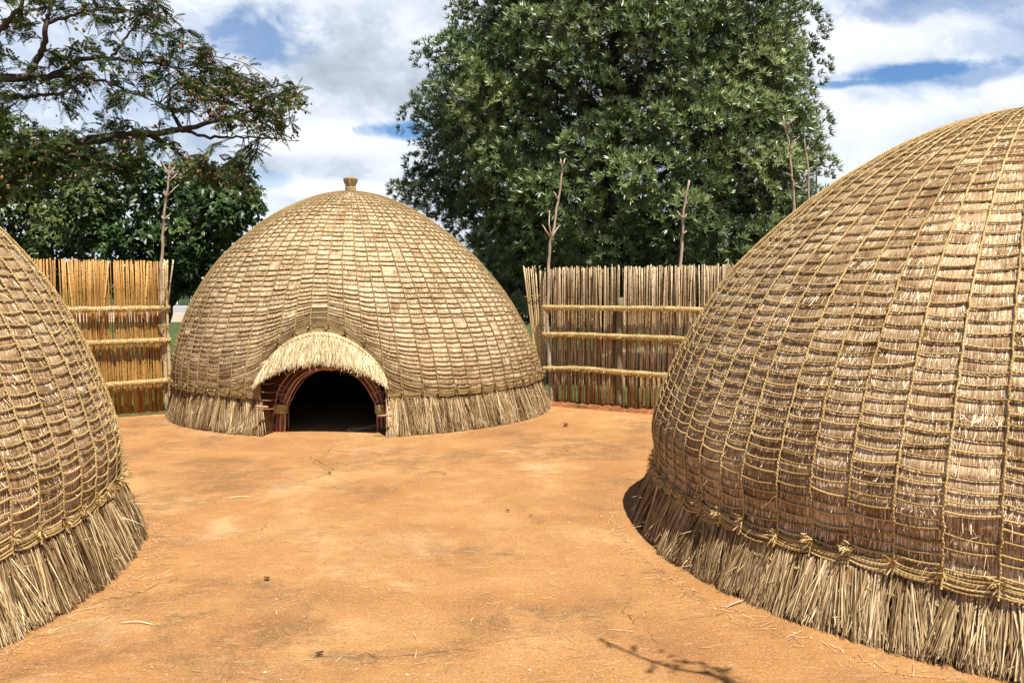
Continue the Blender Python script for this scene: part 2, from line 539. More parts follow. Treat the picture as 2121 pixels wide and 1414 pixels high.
    def tube(self, pts, r, sides=8, tint=0.5, n=None, caps=True, wob=0.0):
        pts = np.asarray(pts, float)
        if n:
            pts = smooth_path(pts, n)
            r = np.interp(np.linspace(0, 1, n), np.linspace(0, 1, len(np.atleast_1d(r))), np.atleast_1d(r))
        else:
            r = np.broadcast_to(r, (len(pts),))
        if wob:
            pts = pts + RNG.normal(0, wob, pts.shape)
        d = pts[-1] - pts[0]
        ref = np.array([0.31, 0.9, 0.2]) if abs(d[2]) > abs(d[1]) else np.array([0.1, 0.25, 0.95])
        self.tubes(pts[None], np.asarray(r)[None], ref, sides, tint, caps)

    def box(self, x0, x1, y0, y1, z0, z1, tint=0.5):
        V = [(x, y, z) for x in (x0, x1) for y in (y0, y1) for z in (z0, z1)]
        self.add(V, [(0, 1, 3, 2), (4, 6, 7, 5), (0, 4, 5, 1), (2, 3, 7, 6), (0, 2, 6, 4), (1, 5, 7, 3)], None, tint)

    def build(self, name, mat, parent=None, smooth=True, origin=None):
        V = np.concatenate(self.V)
        tint = np.concatenate(self.tint)
        st = np.concatenate(self.st)
        if parent is not None:
            o = ORG[parent.name]
        elif origin is not None:
            o = np.asarray(origin, float)
        else:
            o = np.array([(V[:, 0].min() + V[:, 0].max()) / 2, (V[:, 1].min() + V[:, 1].max()) / 2, V[:, 2].min()])
        V = V - o
        q = np.concatenate(self.Q) if self.Q else np.zeros((0, 4), np.int64)
        t3 = np.concatenate(self.T3) if self.T3 else np.zeros((0, 3), np.int64)
        me = bpy.data.meshes.new(name)
        nl = len(q) * 4 + len(t3) * 3
        npoly = len(q) + len(t3)
        me.vertices.add(len(V))
        me.vertices.foreach_set('co', V.astype(np.float32).ravel())
        me.loops.add(nl)
        me.loops.foreach_set('vertex_index', np.concatenate([q.ravel(), t3.ravel()]).astype(np.int32))
        me.polygons.add(npoly)
        ls = np.concatenate([np.arange(len(q)) * 4, len(q) * 4 + np.arange(len(t3)) * 3]).astype(np.int32)
        me.polygons.foreach_set('loop_start', ls)
        me.polygons.foreach_set('use_smooth', np.full(npoly, smooth))
        me.update(calc_edges=True)
        a = me.attributes.new('tint', 'FLOAT', 'POINT')
        a.data.foreach_set('value', tint.astype(np.float32))
        b = me.attributes.new('st', 'FLOAT_VECTOR', 'POINT')
        b.data.foreach_set('vector', st.astype(np.float32).ravel())
        me.materials.append(mat)
        ob = bpy.data.objects.new(name, me)
        COL.objects.link(ob)
        if parent is not None:
            ob.parent = parent
        else:
            ob.location = tuple(o)
        ORG[ob.name] = o
        return ob


def smooth_path(P, n):
    """Catmull-Rom through P, n samples evenly by chord"""
    P = np.asarray(P, float)
    if len(P) == 2:
        return P[0] + (P[1] - P[0]) * np.linspace(0, 1, n)[:, None]
    c = np.concatenate([[0], np.cumsum(np.linalg.norm(np.diff(P, axis=0), axis=1))])
    E = np.concatenate([[2 * P[0] - P[1]], P, [2 * P[-1] - P[-2]]])
    x = np.linspace(0, c[-1], n)
    k = np.clip(np.searchsorted(c, x, 'right') - 1, 0, len(P) - 2)
    t = ((x - c[k]) / (c[k + 1] - c[k]))[:, None]
    p0, p1, p2, p3 = E[k], E[k + 1], E[k + 2], E[k + 3]
    return .5 * ((2 * p1) + (-p0 + p2) * t + (2 * p0 - 5 * p1 + 4 * p2 - p3) * t * t + (-p0 + 3 * p1 - 3 * p2 + p3) * t ** 3)


def thing(name, label, cat, loc, group=None):
    o = bpy.data.objects.new(name, None)
    COL.objects.link(o)
    o.location = tuple(float(x) for x in loc)
    o.empty_display_size = 0.3
    o['label'] = label
    o['category'] = cat
    if group:
        o['group'] = group
    ORG[o.name] = np.asarray(loc, float)
    return o


def tag(o, label, cat, group=None):
    o['label'] = label
    o['category'] = cat
    if group:
        o['group'] = group
    return o


def struct(o, kind='structure'):
    o['kind'] = kind
    return o


def unit(v):
    v = np.asarray(v, float)
    return v / (np.linalg.norm(v, axis=-1, keepdims=True) + 1e-12)


# ================================================================== SETTING
def sheet(name, pts, z, mat):
    mb = MB()
    P = np.array([(x, y, z) for x, y in pts], float)
    k = len(P)
    mb.add(np.concatenate([P, P.mean(0)[None]]), None, [(i, (i + 1) % k, k) for i in range(k)])
    return struct(mb.build(name, mat, smooth=False))


def build_setting():
    sheet('yard_ground', [(-400, -60), (400, -60), (400, 700), (-400, 700)], 0.0, GROUND)
    sheet('lawn', [(-60, 6.5), (-7.4, 9.4), (-4.52, 11.35), (0.45, 12.15), (1.95, 11.25), (3.4, 10.35), (5.6, 15.0), (60, 16), (60, 43), (-60, 43)], 0.004, GRASS)
    sheet('road_shoulder', [(-140, 43), (140, 43), (140, 62), (-140, 62)], 0.004, DIRT)
    sheet('road', [(-140, 62), (140, 62), (140, 82), (-140, 82)], 0.004, ROAD)
    mb = MB()
    mb.box(-140, 140, 82.0, 82.35, 0, 0.14)
    struct(mb.build('kerb', KERBW, smooth=False))
    sheet('far_verge', [(-140, 82.35), (140, 82.35), (140, 260), (-140, 260)], 0.004, GRASS)
    # low wooded ridge that closes the view beyond the road
    mb = MB()
    n = 240
    x = np.linspace(-260, 260, n)
    h = 9 + 4 * np.sin(x * .02 + 1) + 2.5 * np.sin(x * .07) + RNG.random(n) * 1.5
    rows = []
    for f, yy in ((0, 170), (.55, 176), (.85, 190), (1, 210), (.8, 240), (0, 270)):
        rows.append(np.stack([x, np.full(n, yy) + RNG.normal(0, 1.2, n), h * f], -1))
    mb.grid(np.array(rows))
    struct(mb.build('wooded_hill', plain_mat('far_trees', (0.035, 0.06, 0.022), 0.95, 0.6, 0.35)))


build_setting()


def on_ground(px, py, z=0.0):
    d = ray(px, py)
    t = (z - EYE) / d[2]
    return np.array([d[0] * t, d[1] * t, z])


# cracks in the hard earth
def crack(pts_px, w=0.006, jit=0.014):
    w *= .6
    P = np.array([on_ground(*p) for p in pts_px])
    P = smooth_path(P, max(12, int(np.linalg.norm(np.diff(P, axis=0), axis=1).sum() / 0.035)))
    n = len(P)
    P[:, :2] += RNG.normal(0, jit, (n, 2))
    T = unit(np.gradient(P, axis=0))
    sd_ = np.stack([-T[:, 1], T[:, 0], np.zeros(n)], -1)
    ww = w * RNG.uniform(0.25, 1.0, n)[:, None]
    ww[0] = ww[-1] = 0.0005
    A, B = P - sd_ * ww * .5, P + sd_ * ww * .5
    mb = MB()
    G = np.stack([A, B], 1)
    G[..., 2] = 0.004
    mb.grid(G)
    struct(mb.build('ground_crack', CRACK, smooth=False))


for pts, w in [([(0, 1342), (60, 1305), (120, 1272), (200, 1246), (260, 1235), (330, 1212), (362, 1205), (370, 1195)], .008),
               ([(1400, 1283), (1460, 1278), (1510, 1262)], .006), ([(1290, 1265), (1318, 1295)], .006),
               ([(1335, 1295), (1355, 1335)], .004), ([(640, 945), (690, 972), (720, 975), (790, 962), (880, 972), (930, 985)], .012),
               ([(690, 972), (655, 990), (610, 1000)], .010), ([(690, 922), (670, 945), (650, 960), (690, 975)], .008),
               ([(850, 930), (890, 940), (930, 945)], .008), ([(470, 1104), (540, 1098), (555, 1080)], .006),
               ([(480, 1215), (520, 1210), (560, 1200)], .005), ([(1150, 918), (1200, 945), (1230, 950)], .008),
               ([(640, 1360), (800, 1358), (900, 1352), (1000, 1345)], .005), ([(1010, 1330), (1120, 1318)], .004)]:
    crack(pts, w)


# ================================================================== BEEHIVE HUTS
PZ = np.array([0.0, .2, .4, .717, 1.035, 1.355, 1.678, 1.973, 2.339, 2.575, 2.76, 2.883, 2.94, 2.953])
PR = np.array([2.56, 2.545, 2.517, 2.448, 2.345, 2.212, 2.031, 1.803, 1.435, 1.116, .795, .485, .2, 0])
NM = 76                      # ropes running up the dome


class Hut:
    pass


def make_hut(label, cx, cy, sr, sz, seed, nstrand, sw, rope_r, tuck=0.0, door=None, lean=None, nskirt=9000, flare=0.0, rope=None, zt0=.42, group=None, prof_zr=None, relief=1.0, base_t=.22, jog=.010):
    rg = np.random.default_rng(seed)
    zz_, rr_ = prof_zr if prof_zr else (PZ, PR)
    prof = smooth_path(np.stack([np.array(rr_) * sr, np.array(zz_) * sz], -1), 400)
    pr, pz = prof[:, 0].copy(), prof[:, 1].copy()
    pr -= tuck * np.exp(-((pz - .38) / .2) ** 2)
    pr[-1] = 0
    pl = np.concatenate([[0], np.cumsum(np.hypot(np.diff(pr), np.diff(pz)))])
    L = pl[-1]
    tr, tz = np.gradient(pr, pl), np.gradient(pz, pl)
    ll = np.hypot(tr, tz)
    tr, tz = tr / ll, tz / ll
    l_of_z = lambda z: np.interp(z, pz, pl)
    ph_a, ph_b, ph_c = rg.random(3) * 6

    def surf(phi, l, off=0.0):
        phi, l, off = np.broadcast_arrays(np.asarray(phi, float), np.asarray(l, float), np.asarray(off, float))
        r, z = np.interp(l, pl, pr), np.interp(l, pl, pz)
        nr, nz = np.interp(l, pl, tz), -np.interp(l, pl, tr)
        fade = np.clip(r / 1.2, 0, 1)
        r = r + fade * (.014 * np.sin(3 * phi + ph_a + 1.3 * z) + .010 * np.sin(7 * phi + ph_b - 2.1 * z) + .006 * np.sin(13 * phi + ph_c + 5 * z))
        rr = r + nr * off
        x = cx + rr * np.cos(phi)
        if lean is not None:
            x = x + lean(z)
        return np.stack([x, cy + rr * np.sin(phi), z + nz * off], -1)

    def normal(phi, l):
        phi, l = np.broadcast_arrays(np.asarray(phi, float), np.asarray(l, float))
        nr, nz = np.interp(l, pl, tz), -np.interp(l, pl, tr)
        return np.stack([nr * np.cos(phi), nr * np.sin(phi), nz], -1)

    cam_az = math.atan2(-cy, -cx)
    root = thing('beehive_hut', label, 'hut', (cx, cy, 0), group)
    dphi = 2 * PI / NM
    phid = door['phi'] if door else cam_az
    ph0 = phid - 3.5 * dphi                      # first rope left of the door / of the view axis
    mer = ph0 + np.arange(NM + 1) * dphi
    jit = rg.normal(0, dphi * .05, NM + 1)
    jit[-1] = jit[0]
    if door:
        jit[0] = jit[7] = jit[-1] = 0
    mer = mer + jit
    l0 = l_of_z(zt0 * sz)
    # courses of rope: closer together low down
    q = [0.0]
    while q[-1] < L - l0 - .10:
        f = q[-1] / (L - l0)
        q.append(q[-1] + .046 + .05 * min(1, f * 1.5))
    q = np.array(q)
    qneg = -np.arange(1, 9)[::-1] * .046
    q = np.concatenate([qneg, q])

    def u_of(phi):
        return 2.5 * np.sin(phi - phid)

    def lift(phi):
        if not door:
            return np.zeros_like(phi)
        d = (phi - phid + PI) % (2 * PI) - PI
        u = 2.5 * d
        return np.where(np.abs(d) < 1.2, .86 * np.exp(-(u / .80) ** 2), 0)

    def arch_z(u):
        return door['z_side'] + (door['z_top'] - door['z_side']) * np.maximum(1 - (np.abs(u) / (door['hw'] + .01)) ** 2.0, 0) ** .7

    wander = np.cumsum(rg.normal(0, .004, NM))
    wander -= np.linspace(0, wander[-1], NM)
    rowj = rg.normal(0, .004, len(q))
    th = MB()
    net = MB()
    band = MB()
    band2 = MB()
    band3 = MB()
    NA = 5
    aa = np.linspace(0, 1, NA)
    bb = np.array([0, .15, .45, .86, 1.0])
    bd = np.array([.20, .75, .75, .30, -.9])
    ad = np.array([.35, .85, 1, .85, .35])
    vis_lim = math.radians(112)
    for i in range(NM):
        p0, p1 = mer[i], mer[i + 1]
        phi = p0 + (p1 - p0) * aa
        indoor = door is not None and i < 7
        low = np.full(NA, l0)
        if indoor:
            low = l_of_z(arch_z(u_of(phi)))
        dv = (0.5 * (p0 + p1) - cam_az + PI) % (2 * PI) - PI
        vis = abs(dv) < vis_lim
        qi = q + wander[i] + rowj + rg.normal(0, jog) + rg.normal(0, jog * .45, len(q))
        tilt = rg.normal(0, jog * .8, len(q))
        lf, kk = lift(phi)[None], .30
        lr = l0 + qi[:, None] + lf + kk * np.log1p(np.exp((qi[:, None] - lf) / kk)) - kk * np.log1p(np.exp(qi[:, None] / kk))
        lr = lr + tilt[:, None] * (aa - .5)[None] - .007 * np.clip(1.6 - 1.2 * qi / (L - l0), .3, 1.6)[:, None] * (1 - (2 * aa - 1) ** 2)[None]
        lr = np.minimum(lr, L - .05)
        over = lr - low[None]
        keep = over.max(1) > .02
        lr = lr[keep]
        # courses crowd together where they meet the lower edge
        k = np.arange(len(lr))[:, None]
        lr = np.maximum(lr, low[None] + .012 + .0085 * k)
        rows = np.concatenate([low[None], lr, np.full((1, NA), L - .012)], 0)
        K = len(rows)
        # thatch cells, pillowed between the ropes
        lo, hi = rows[:-1], rows[1:]
        lc = lo[:, None] + (hi - lo)[:, None] * bb[None, :, None]
        hgt = np.clip((hi - lo).mean(1) / .06, .25, 1.3)
        widf = np.clip(np.interp(lc, pl, pr) / 1.2, .15, 1)
        amp = .0062 * relief * hgt[:, None, None] * bd[None, :, None] * ad[None, None, :] * widf
        amp = amp * rg.uniform(.6, 1.3, (K - 1, 1, 1)) + rg.normal(0, .0012, lc.shape)
        P = surf(phi[None, None], lc, amp)
        idx = np.arange((K - 1) * 25).reshape(K - 1, 5, NA)
        qd = np.stack([idx[:, :-1, :-1], idx[:, :-1, 1:], idx[:, 1:, 1:], idx[:, 1:, :-1]], -1).reshape(-1, 4)
        ct = np.clip(rg.normal(base_t, .05, (K - 1, 1, 1)) + rg.normal(0, .03) + np.zeros_like(lc), 0, 1)
        st = np.stack([np.broadcast_to(phi * 2.4, lc.shape), lc, np.zeros_like(lc)], -1)
        th.add(P, qd, None, ct, st)
        if not vis:
            continue
        # loose stalks lying on each cell
        cw = np.clip(np.interp(lo.mean(1), pl, pr) / 2.4, .05, 1)
        facing = 1.0 if abs(dv) < math.radians(60) else .8
        nst = np.maximum(1, (nstrand * cw * np.clip((hi - lo).mean(1) / .06, .3, 1.5) * facing)).astype(int)
        cid = np.repeat(np.arange(K - 1), nst)
        m = len(cid)
        a0 = rg.random(m)
        tb, bb0 = rg.uniform(.45, 1.12, m), rg.uniform(-.30, .40, m)

        def lint(a, b):
            la = lo[cid, 0] + (lo[cid, -1] - lo[cid, 0]) * a
            ha = hi[cid, 0] + (hi[cid, -1] - hi[cid, 0]) * a
            return la + (ha - la) * b
        a1 = a0 + rg.normal(0, .035, m)
        ph_t, ph_bm = p0 + (p1 - p0) * a0, p0 + (p1 - p0) * a1
        if indoor:
            bb0 = np.maximum(bb0, 0)
        oft = rg.uniform(-.003, .003, m)
        ruf = (rg.random(K - 1) < .05)[cid]
        a1 = a1 + ruf * rg.normal(0, .09, m)
        ph_bm = p0 + (p1 - p0) * a1
        ofb = rg.uniform(.002, .0080, m) + ruf * rg.uniform(0, .012, m) + (rg.random(m) < .04) * rg.uniform(0, .02, m)
        A = surf(ph_t, np.minimum(lint(a0, tb), L - .02), oft)
        B = surf(ph_bm, np.minimum(lint(a1, bb0), L - .02), ofb)
        nrm = normal(ph_t, lint(a0, tb))
        sd_ = unit(np.cross(unit(B - A), nrm) + rg.normal(0, .22, (m, 3)))
        th.ribbons(A, B, sd_, sw * rg.uniform(.5, 1.2, m), sw * .5, np.clip(rg.normal(.66, .33, m), 0, 1))
        # course ropes of this panel
        R = rows[1:-1]
        R = R[rg.random(len(R)) > .025]
        if len(R):
            PP = surf(phi[None], R, .0065 + rope_r * .9)
            NN = normal(np.broadcast_to(phi[None], R.shape), R)
            rr = rope_r * rg.uniform(.65, 1.2, (len(R), 1)) * np.ones((1, NA)) * np.clip(np.interp(R, pl, pr) / .9, .35, 1)
            net.tubes(PP, rr, NN, 5, rg.random(len(R)), u0=rg.random(len(R)) * 3)
        # the crowded band of ropes at the foot of the net
        nb = 5 if not indoor else 6
        Rb = low[None] + .004 + (np.arange(nb)[:, None] * (.013 if not indoor else .011)) + rg.normal(0, .003, (nb, 1)) \
            + rg.normal(0, .006, (nb, 1)) * (aa - .5)[None] - (.018 if not indoor else .0) * (1 - (2 * aa - 1) ** 2)[None] * rg.uniform(.5, 1.2, (nb, 1))
        PP = surf(phi[None], Rb, .004 + rope_r)
        (band2 if indoor else band3 if door and i > NM / 2 else band).tubes(PP, rope_r * 1.0, normal(np.broadcast_to(phi[None], Rb.shape), Rb), 5, rg.random(nb), u0=rg.random(nb) * 3)
    # inner shell: keeps the dome light-tight
    npn, nl_ = NM * 2, 26
    for a, b_ in ([(0, 2 * PI)] if not door else [(mer[7], mer[0] + 2 * PI)]):
        ph = np.linspace(a, b_, npn)
        lz = np.linspace(l0 - .03, L, nl_)
        th.grid(surf(ph[None], lz[:, None], -.02), .2, np.stack(np.broadcast_arrays(ph[None] * 2.4, lz[:, None], 0 * lz[:, None]), -1))
    if door:
        ph = np.linspace(mer[0], mer[7], 41)
        la = l_of_z(arch_z(u_of(ph)))
        tt = np.linspace(0, 1, nl_)[:, None]
        lz = la[None] + (L - la[None]) * tt
        th.grid(surf(ph[None], lz, -.02), .2, np.stack([np.broadcast_to(ph[None] * 2.4, lz.shape), lz, 0 * lz], -1))
    # ropes up the dome, knotted at each course
    nseg = 150
    for i in range(NM):
        dv = (mer[i] - cam_az + PI) % (2 * PI) - PI
        if abs(dv) > vis_lim:
            continue
        ls = l0 - .02
        if door and 0 < i < 7:
            ls = float(l_of_z(arch_z(u_of(mer[i])))) - .015
        l = np.linspace(ls, L - .03, nseg)
        kn = np.sin(l / .046 * 2 * PI + rg.random() * 6) * .5 + .5
        r = rope_r * 1.15 * (.72 + .45 * kn ** 2) * np.clip(np.interp(l, pl, pr) / .9, .35, 1)
        phw = mer[i] + rg.normal(0, .0012, nseg)
        P = surf(phw, l, .009 + rope_r * 1.0)
        net.tubes(P[None], r[None], normal(phw, l)[None], 6, .55 + .1 * rg.normal())
    # frayed fibres standing off the net
    nf = int(1500 * sw / .005) if not door else 1100
    fph = cam_az + rg.uniform(-1, 1, nf) * vis_lim
    fl = l0 + (L - l0) * rg.random(nf) ** 1.5 * .92 + .02
    if door:
        dd = (fph - phid + PI) % (2 * PI) - PI
        ok = (np.abs(dd) > .31) | (fl > l_of_z(1.2))
        fph, fl = fph[ok], fl[ok]
        nf = len(fph)
    A = surf(fph, fl, rope_r * 1.5)
    N_ = normal(fph, fl)
    dirv = unit(N_ * rg.uniform(.1, .9, (nf, 1)) + np.array([0, 0, -1]) * rg.uniform(-.3, .8, (nf, 1)) + rg.normal(0, .5, (nf, 3)))
    ln = rg.uniform(.02, .075, nf)[:, None]
    mid = A + dirv * ln * .5 + np.array([0, 0, .004])
    B = A + dirv * ln + np.array([0, 0, -1]) * ln * .25
    net.ribbons(A, B, unit(np.cross(dirv, N_)), sw * .5, sw * .25, rg.uniform(.5, 1, nf), mid)
    rmat = rope or ROPE
    th.build('thatch', THATCH, root)
    net.build('rope_net', rmat, root)
    band.build('rope_band', rmat, root)
    if door:
        band2.build('arch_rope', rmat, root)
        band3.build('rope_band', rmat, root)

    # ---------------- grass skirt round the foot
    sk = MB()
    zt, rt = zt0 * sz - .005, float(np.interp(l0, pl, pr)) - .012
    Rb = float(pr[0]) + flare
    if door:
        pa, pb = mer[7] - .004, mer[0] + 2 * PI + .004
    else:
        pa, pb = cam_az - vis_lim, cam_az + vis_lim
    ph = np.linspace(pa, pb, 300)
    tt = np.linspace(0, 1, 7)

    def skp(phi, t, off=0.0, dz=0.0):       # t 0 at top, 1 at ground
        z = zt * (1 - t) + dz
        r = rt - .022 * np.clip(t / .2, 0, 1) * np.clip((1 - t) / .5, 0, 1) + (Rb - rt) * t ** 1.12 + off + .012 * np.sin(5 * phi + ph_a) * t
        x = cx + r * np.cos(phi)
        if lean is not None:
            x = x + lean(z)
        return np.stack(np.broadcast_arrays(x, cy + r * np.sin(phi), z), -1)
    G = skp(ph[None], tt[:, None], -.035)
    G[..., 2] = np.maximum(G[..., 2], 0.0)
    sk.grid(G, .05, np.stack(np.broadcast_arrays(ph[None] * 2.5, tt[:, None] * .4, 0 * tt[:, None]), -1))
    m = nskirt
    fp = pa + (pb - pa) * rg.random(m)
    if door:                                   # nothing far round the back
        dv = (fp - cam_az + PI) % (2 * PI) - PI
        fp = fp[np.abs(dv) < vis_lim]
        m = len(fp)
    ncl = 420
    cl = np.floor((fp + rg.normal(0, .004, m)) / (2 * PI) * ncl).astype(int) % ncl
    c_tilt, c_t, c_len, c_off = rg.normal(0, .045, ncl), rg.normal(.46, .18, ncl), rg.normal(0, .013, ncl), rg.normal(0, .014, ncl)
    lay = rg.random(m)
    t0 = np.where(rg.random(m) < .6, rg.uniform(0, .12, m), rg.uniform(.05, .75, m))
    off0 = .002 + lay * .018 - .02 * np.exp(-((t0 - .25) / .07) ** 2)
    A = skp(fp, t0, off0)
    tip_ph = fp + (c_tilt[cl] + rg.normal(0, .028, m)) * (1 - t0) / 2.5
    dz = np.maximum(0.002, rg.normal(.012, .016, m) + c_len[cl])
    B = skp(tip_ph, np.ones(m), lay * .03 + c_off[cl] + rg.normal(0, .008, m), dz)
    Mi = (A + B) / 2 + np.stack([np.cos(fp), np.sin(fp), 0 * fp], -1) * rg.uniform(.0, .012, (m, 1))
    nrm = np.stack([np.cos(fp), np.sin(fp), np.full(m, .2)], -1)
    sd_ = unit(np.cross(unit(B - A), nrm) + rg.normal(0, .4, (m, 3)))
    sk.ribbons(A, B, sd_, sw * rg.uniform(.7, 1.3, m), sw * .5, np.clip(c_t[cl] + rg.normal(0, .28, m), 0, 1), Mi, sw * rg.uniform(.7, 1.3, m))
    # a few stray stalks poking out
    k = 260
    fp = pa + (pb - pa) * rg.random(k)
    if door:
        dv = (fp - cam_az + PI) % (2 * PI) - PI
        fp = fp[np.abs(dv) < 1.6]
        k = len(fp)
    t0 = rg.uniform(.2, .9, k)
    A = skp(fp, t0, .015)
    dr = unit(np.stack([np.cos(fp), np.sin(fp), rg.uniform(-1.2, -.3, k)], -1) + rg.normal(0, .55, (k, 3)))
    B = A + dr * rg.uniform(.05, .16, (k, 1))
    B[:, 2] = np.maximum(B[:, 2], .004)
    sk.ribbons(A, B, unit(np.cross(dr, rg.normal(0, 1, (k, 3)))), sw, sw * .4, rg.uniform(.5, 1, k))
    sk.build('grass_skirt', SKIRT, root)
    # plaited rope tied round the skirt
    sr_ = MB()
    ph = np.linspace(pa + .01, pb - .01, 900)
    for k in range(2):
        w_ = np.sin(ph * 2.55 / .05 * PI + k * PI)
        P = skp(ph, .27 + w_ * .009 + .02 * np.sin(ph * 4 + ph_b), .030 + .006 * np.cos(ph * 2.55 / .05 * PI + k * PI))
        sr_.tubes(P[None], rope_r * 1.15, np.stack([np.cos(ph), np.sin(ph), 0 * ph], -1)[None], 6, .6)
    sr_.build('skirt_rope', rmat, root)
    # frayed knots where each upright rope is tied off
    tmesh = []
    for v in range(4):
        tb_ = MB()
        nbl = 22
        dr = unit(np.stack([rg.uniform(.35, 1.0, nbl), rg.normal(-.25, .5, nbl), rg.normal(.35, .55, nbl)], -1))
        A = rg.normal(0, .006, (nbl, 3))
        Bm = A + dr * rg.uniform(.022, .045, (nbl, 1))
        B = Bm + dr * rg.uniform(.012, .03, (nbl, 1)) + np.array([0, 0, -.008])
        tb_.ribbons(A, B, unit(np.cross(dr, rg.normal(0, 1, (nbl, 3)))), max(.005, sw), max(.003, sw * .6), rg.uniform(.55, 1, nbl), Bm, max(.006, sw * 1.2))
        tb_.tube([(0, 0, -.035), (.008, 0, -.01), (.006, 0, .012)], [rope_r * 1.6, rope_r * 2.0, rope_r * 1.3], 6, .6, n=6)
        tmesh.append(tb_)
    protos = {}
    cnt = 0
    for i in range(NM):
        dv = (mer[i] - cam_az + PI) % (2 * PI) - PI
        if abs(dv) > math.radians(93) or (door and i in (0, 7)):
            continue
        l = l0 + .055 + rg.normal(0, .008)
        if door and 0 < i < 7:
            l = float(l_of_z(arch_z(u_of(mer[i])))) + .10
        p = surf(mer[i], l, rope_r * 2.5)
        v = cnt % 4
        if v not in protos:
            ORG['_t'] = np.zeros(3)
            o = tmesh[v].build('tassel', rmat, root)
            # built about its own origin
            off = ORG[root.name]
            me = o.data
            co = np.zeros(len(me.vertices) * 3, np.float32)
            me.vertices.foreach_get('co', co)
            me.vertices.foreach_set('co', (co.reshape(-1, 3) + off).astype(np.float32).ravel())
            protos[v] = o
        else:
            o = protos[v].copy()
            COL.objects.link(o)
            o.parent = root
        o.location = tuple(p - ORG[root.name])
        o.rotation_euler = (0, 0, mer[i])
        cnt += 1
    h = Hut()
    h.root, h.surf, h.normal, h.mer, h.l_of_z, h.L, h.arch_z, h.u_of, h.skp, h.rg = root, surf, normal, mer, l_of_z, L, arch_z, u_of, skp, rg
    return h


HUTS = 'thatched beehive huts around the yard'
make_hut('large thatched beehive hut on the right, nearest the camera, cut off by the picture edge',
         3.478, 5.561, 1.025, .937, 11, 36, .0058, .0054, tuck=.085, nskirt=17000, flare=-.02, zt0=.335, group=HUTS)
make_hut('thatched beehive hut at the left edge, with a flared grass skirt and no doorway',
         -4.778, 4.386, .999, 1.001, 23, 30, .0062, .0056, tuck=.06, nskirt=14000, flare=.0, zt0=.37, group=HUTS)


def lean_mid(z):
    return np.interp(z, [0, .97, 1.94, 2.94], [0, -.069, -.15, -.18])


MCX, MCY = -2.029, 11.594
DPHI = math.radians(-90.6)
MID_PROFILE = ([0, .3, .6, .9, 1.2, 1.5, 1.8, 2.1, 2.4, 2.6, 2.75, 2.86, 2.915, 2.938, 2.943],
               [2.54, 2.494, 2.432, 2.355, 2.24, 2.09, 1.895, 1.645, 1.30, 1.02, .745, .485, .27, .10, 0])
DOOR = dict(phi=DPHI, hw=.71, z_side=.60, z_top=1.11)
mid = make_hut('whole thatched beehive hut with a low arched doorway, straw fringe and knob on top',
               MCX, MCY, 1.0, 1.0, 35, 24, .0066, .0062, relief=.75, base_t=.36, jog=.005, tuck=.03, prof_zr=MID_PROFILE, door=DOOR, lean=lean_mid, nskirt=14000, flare=-.015, rope=ROPE_FAR, group=HUTS)


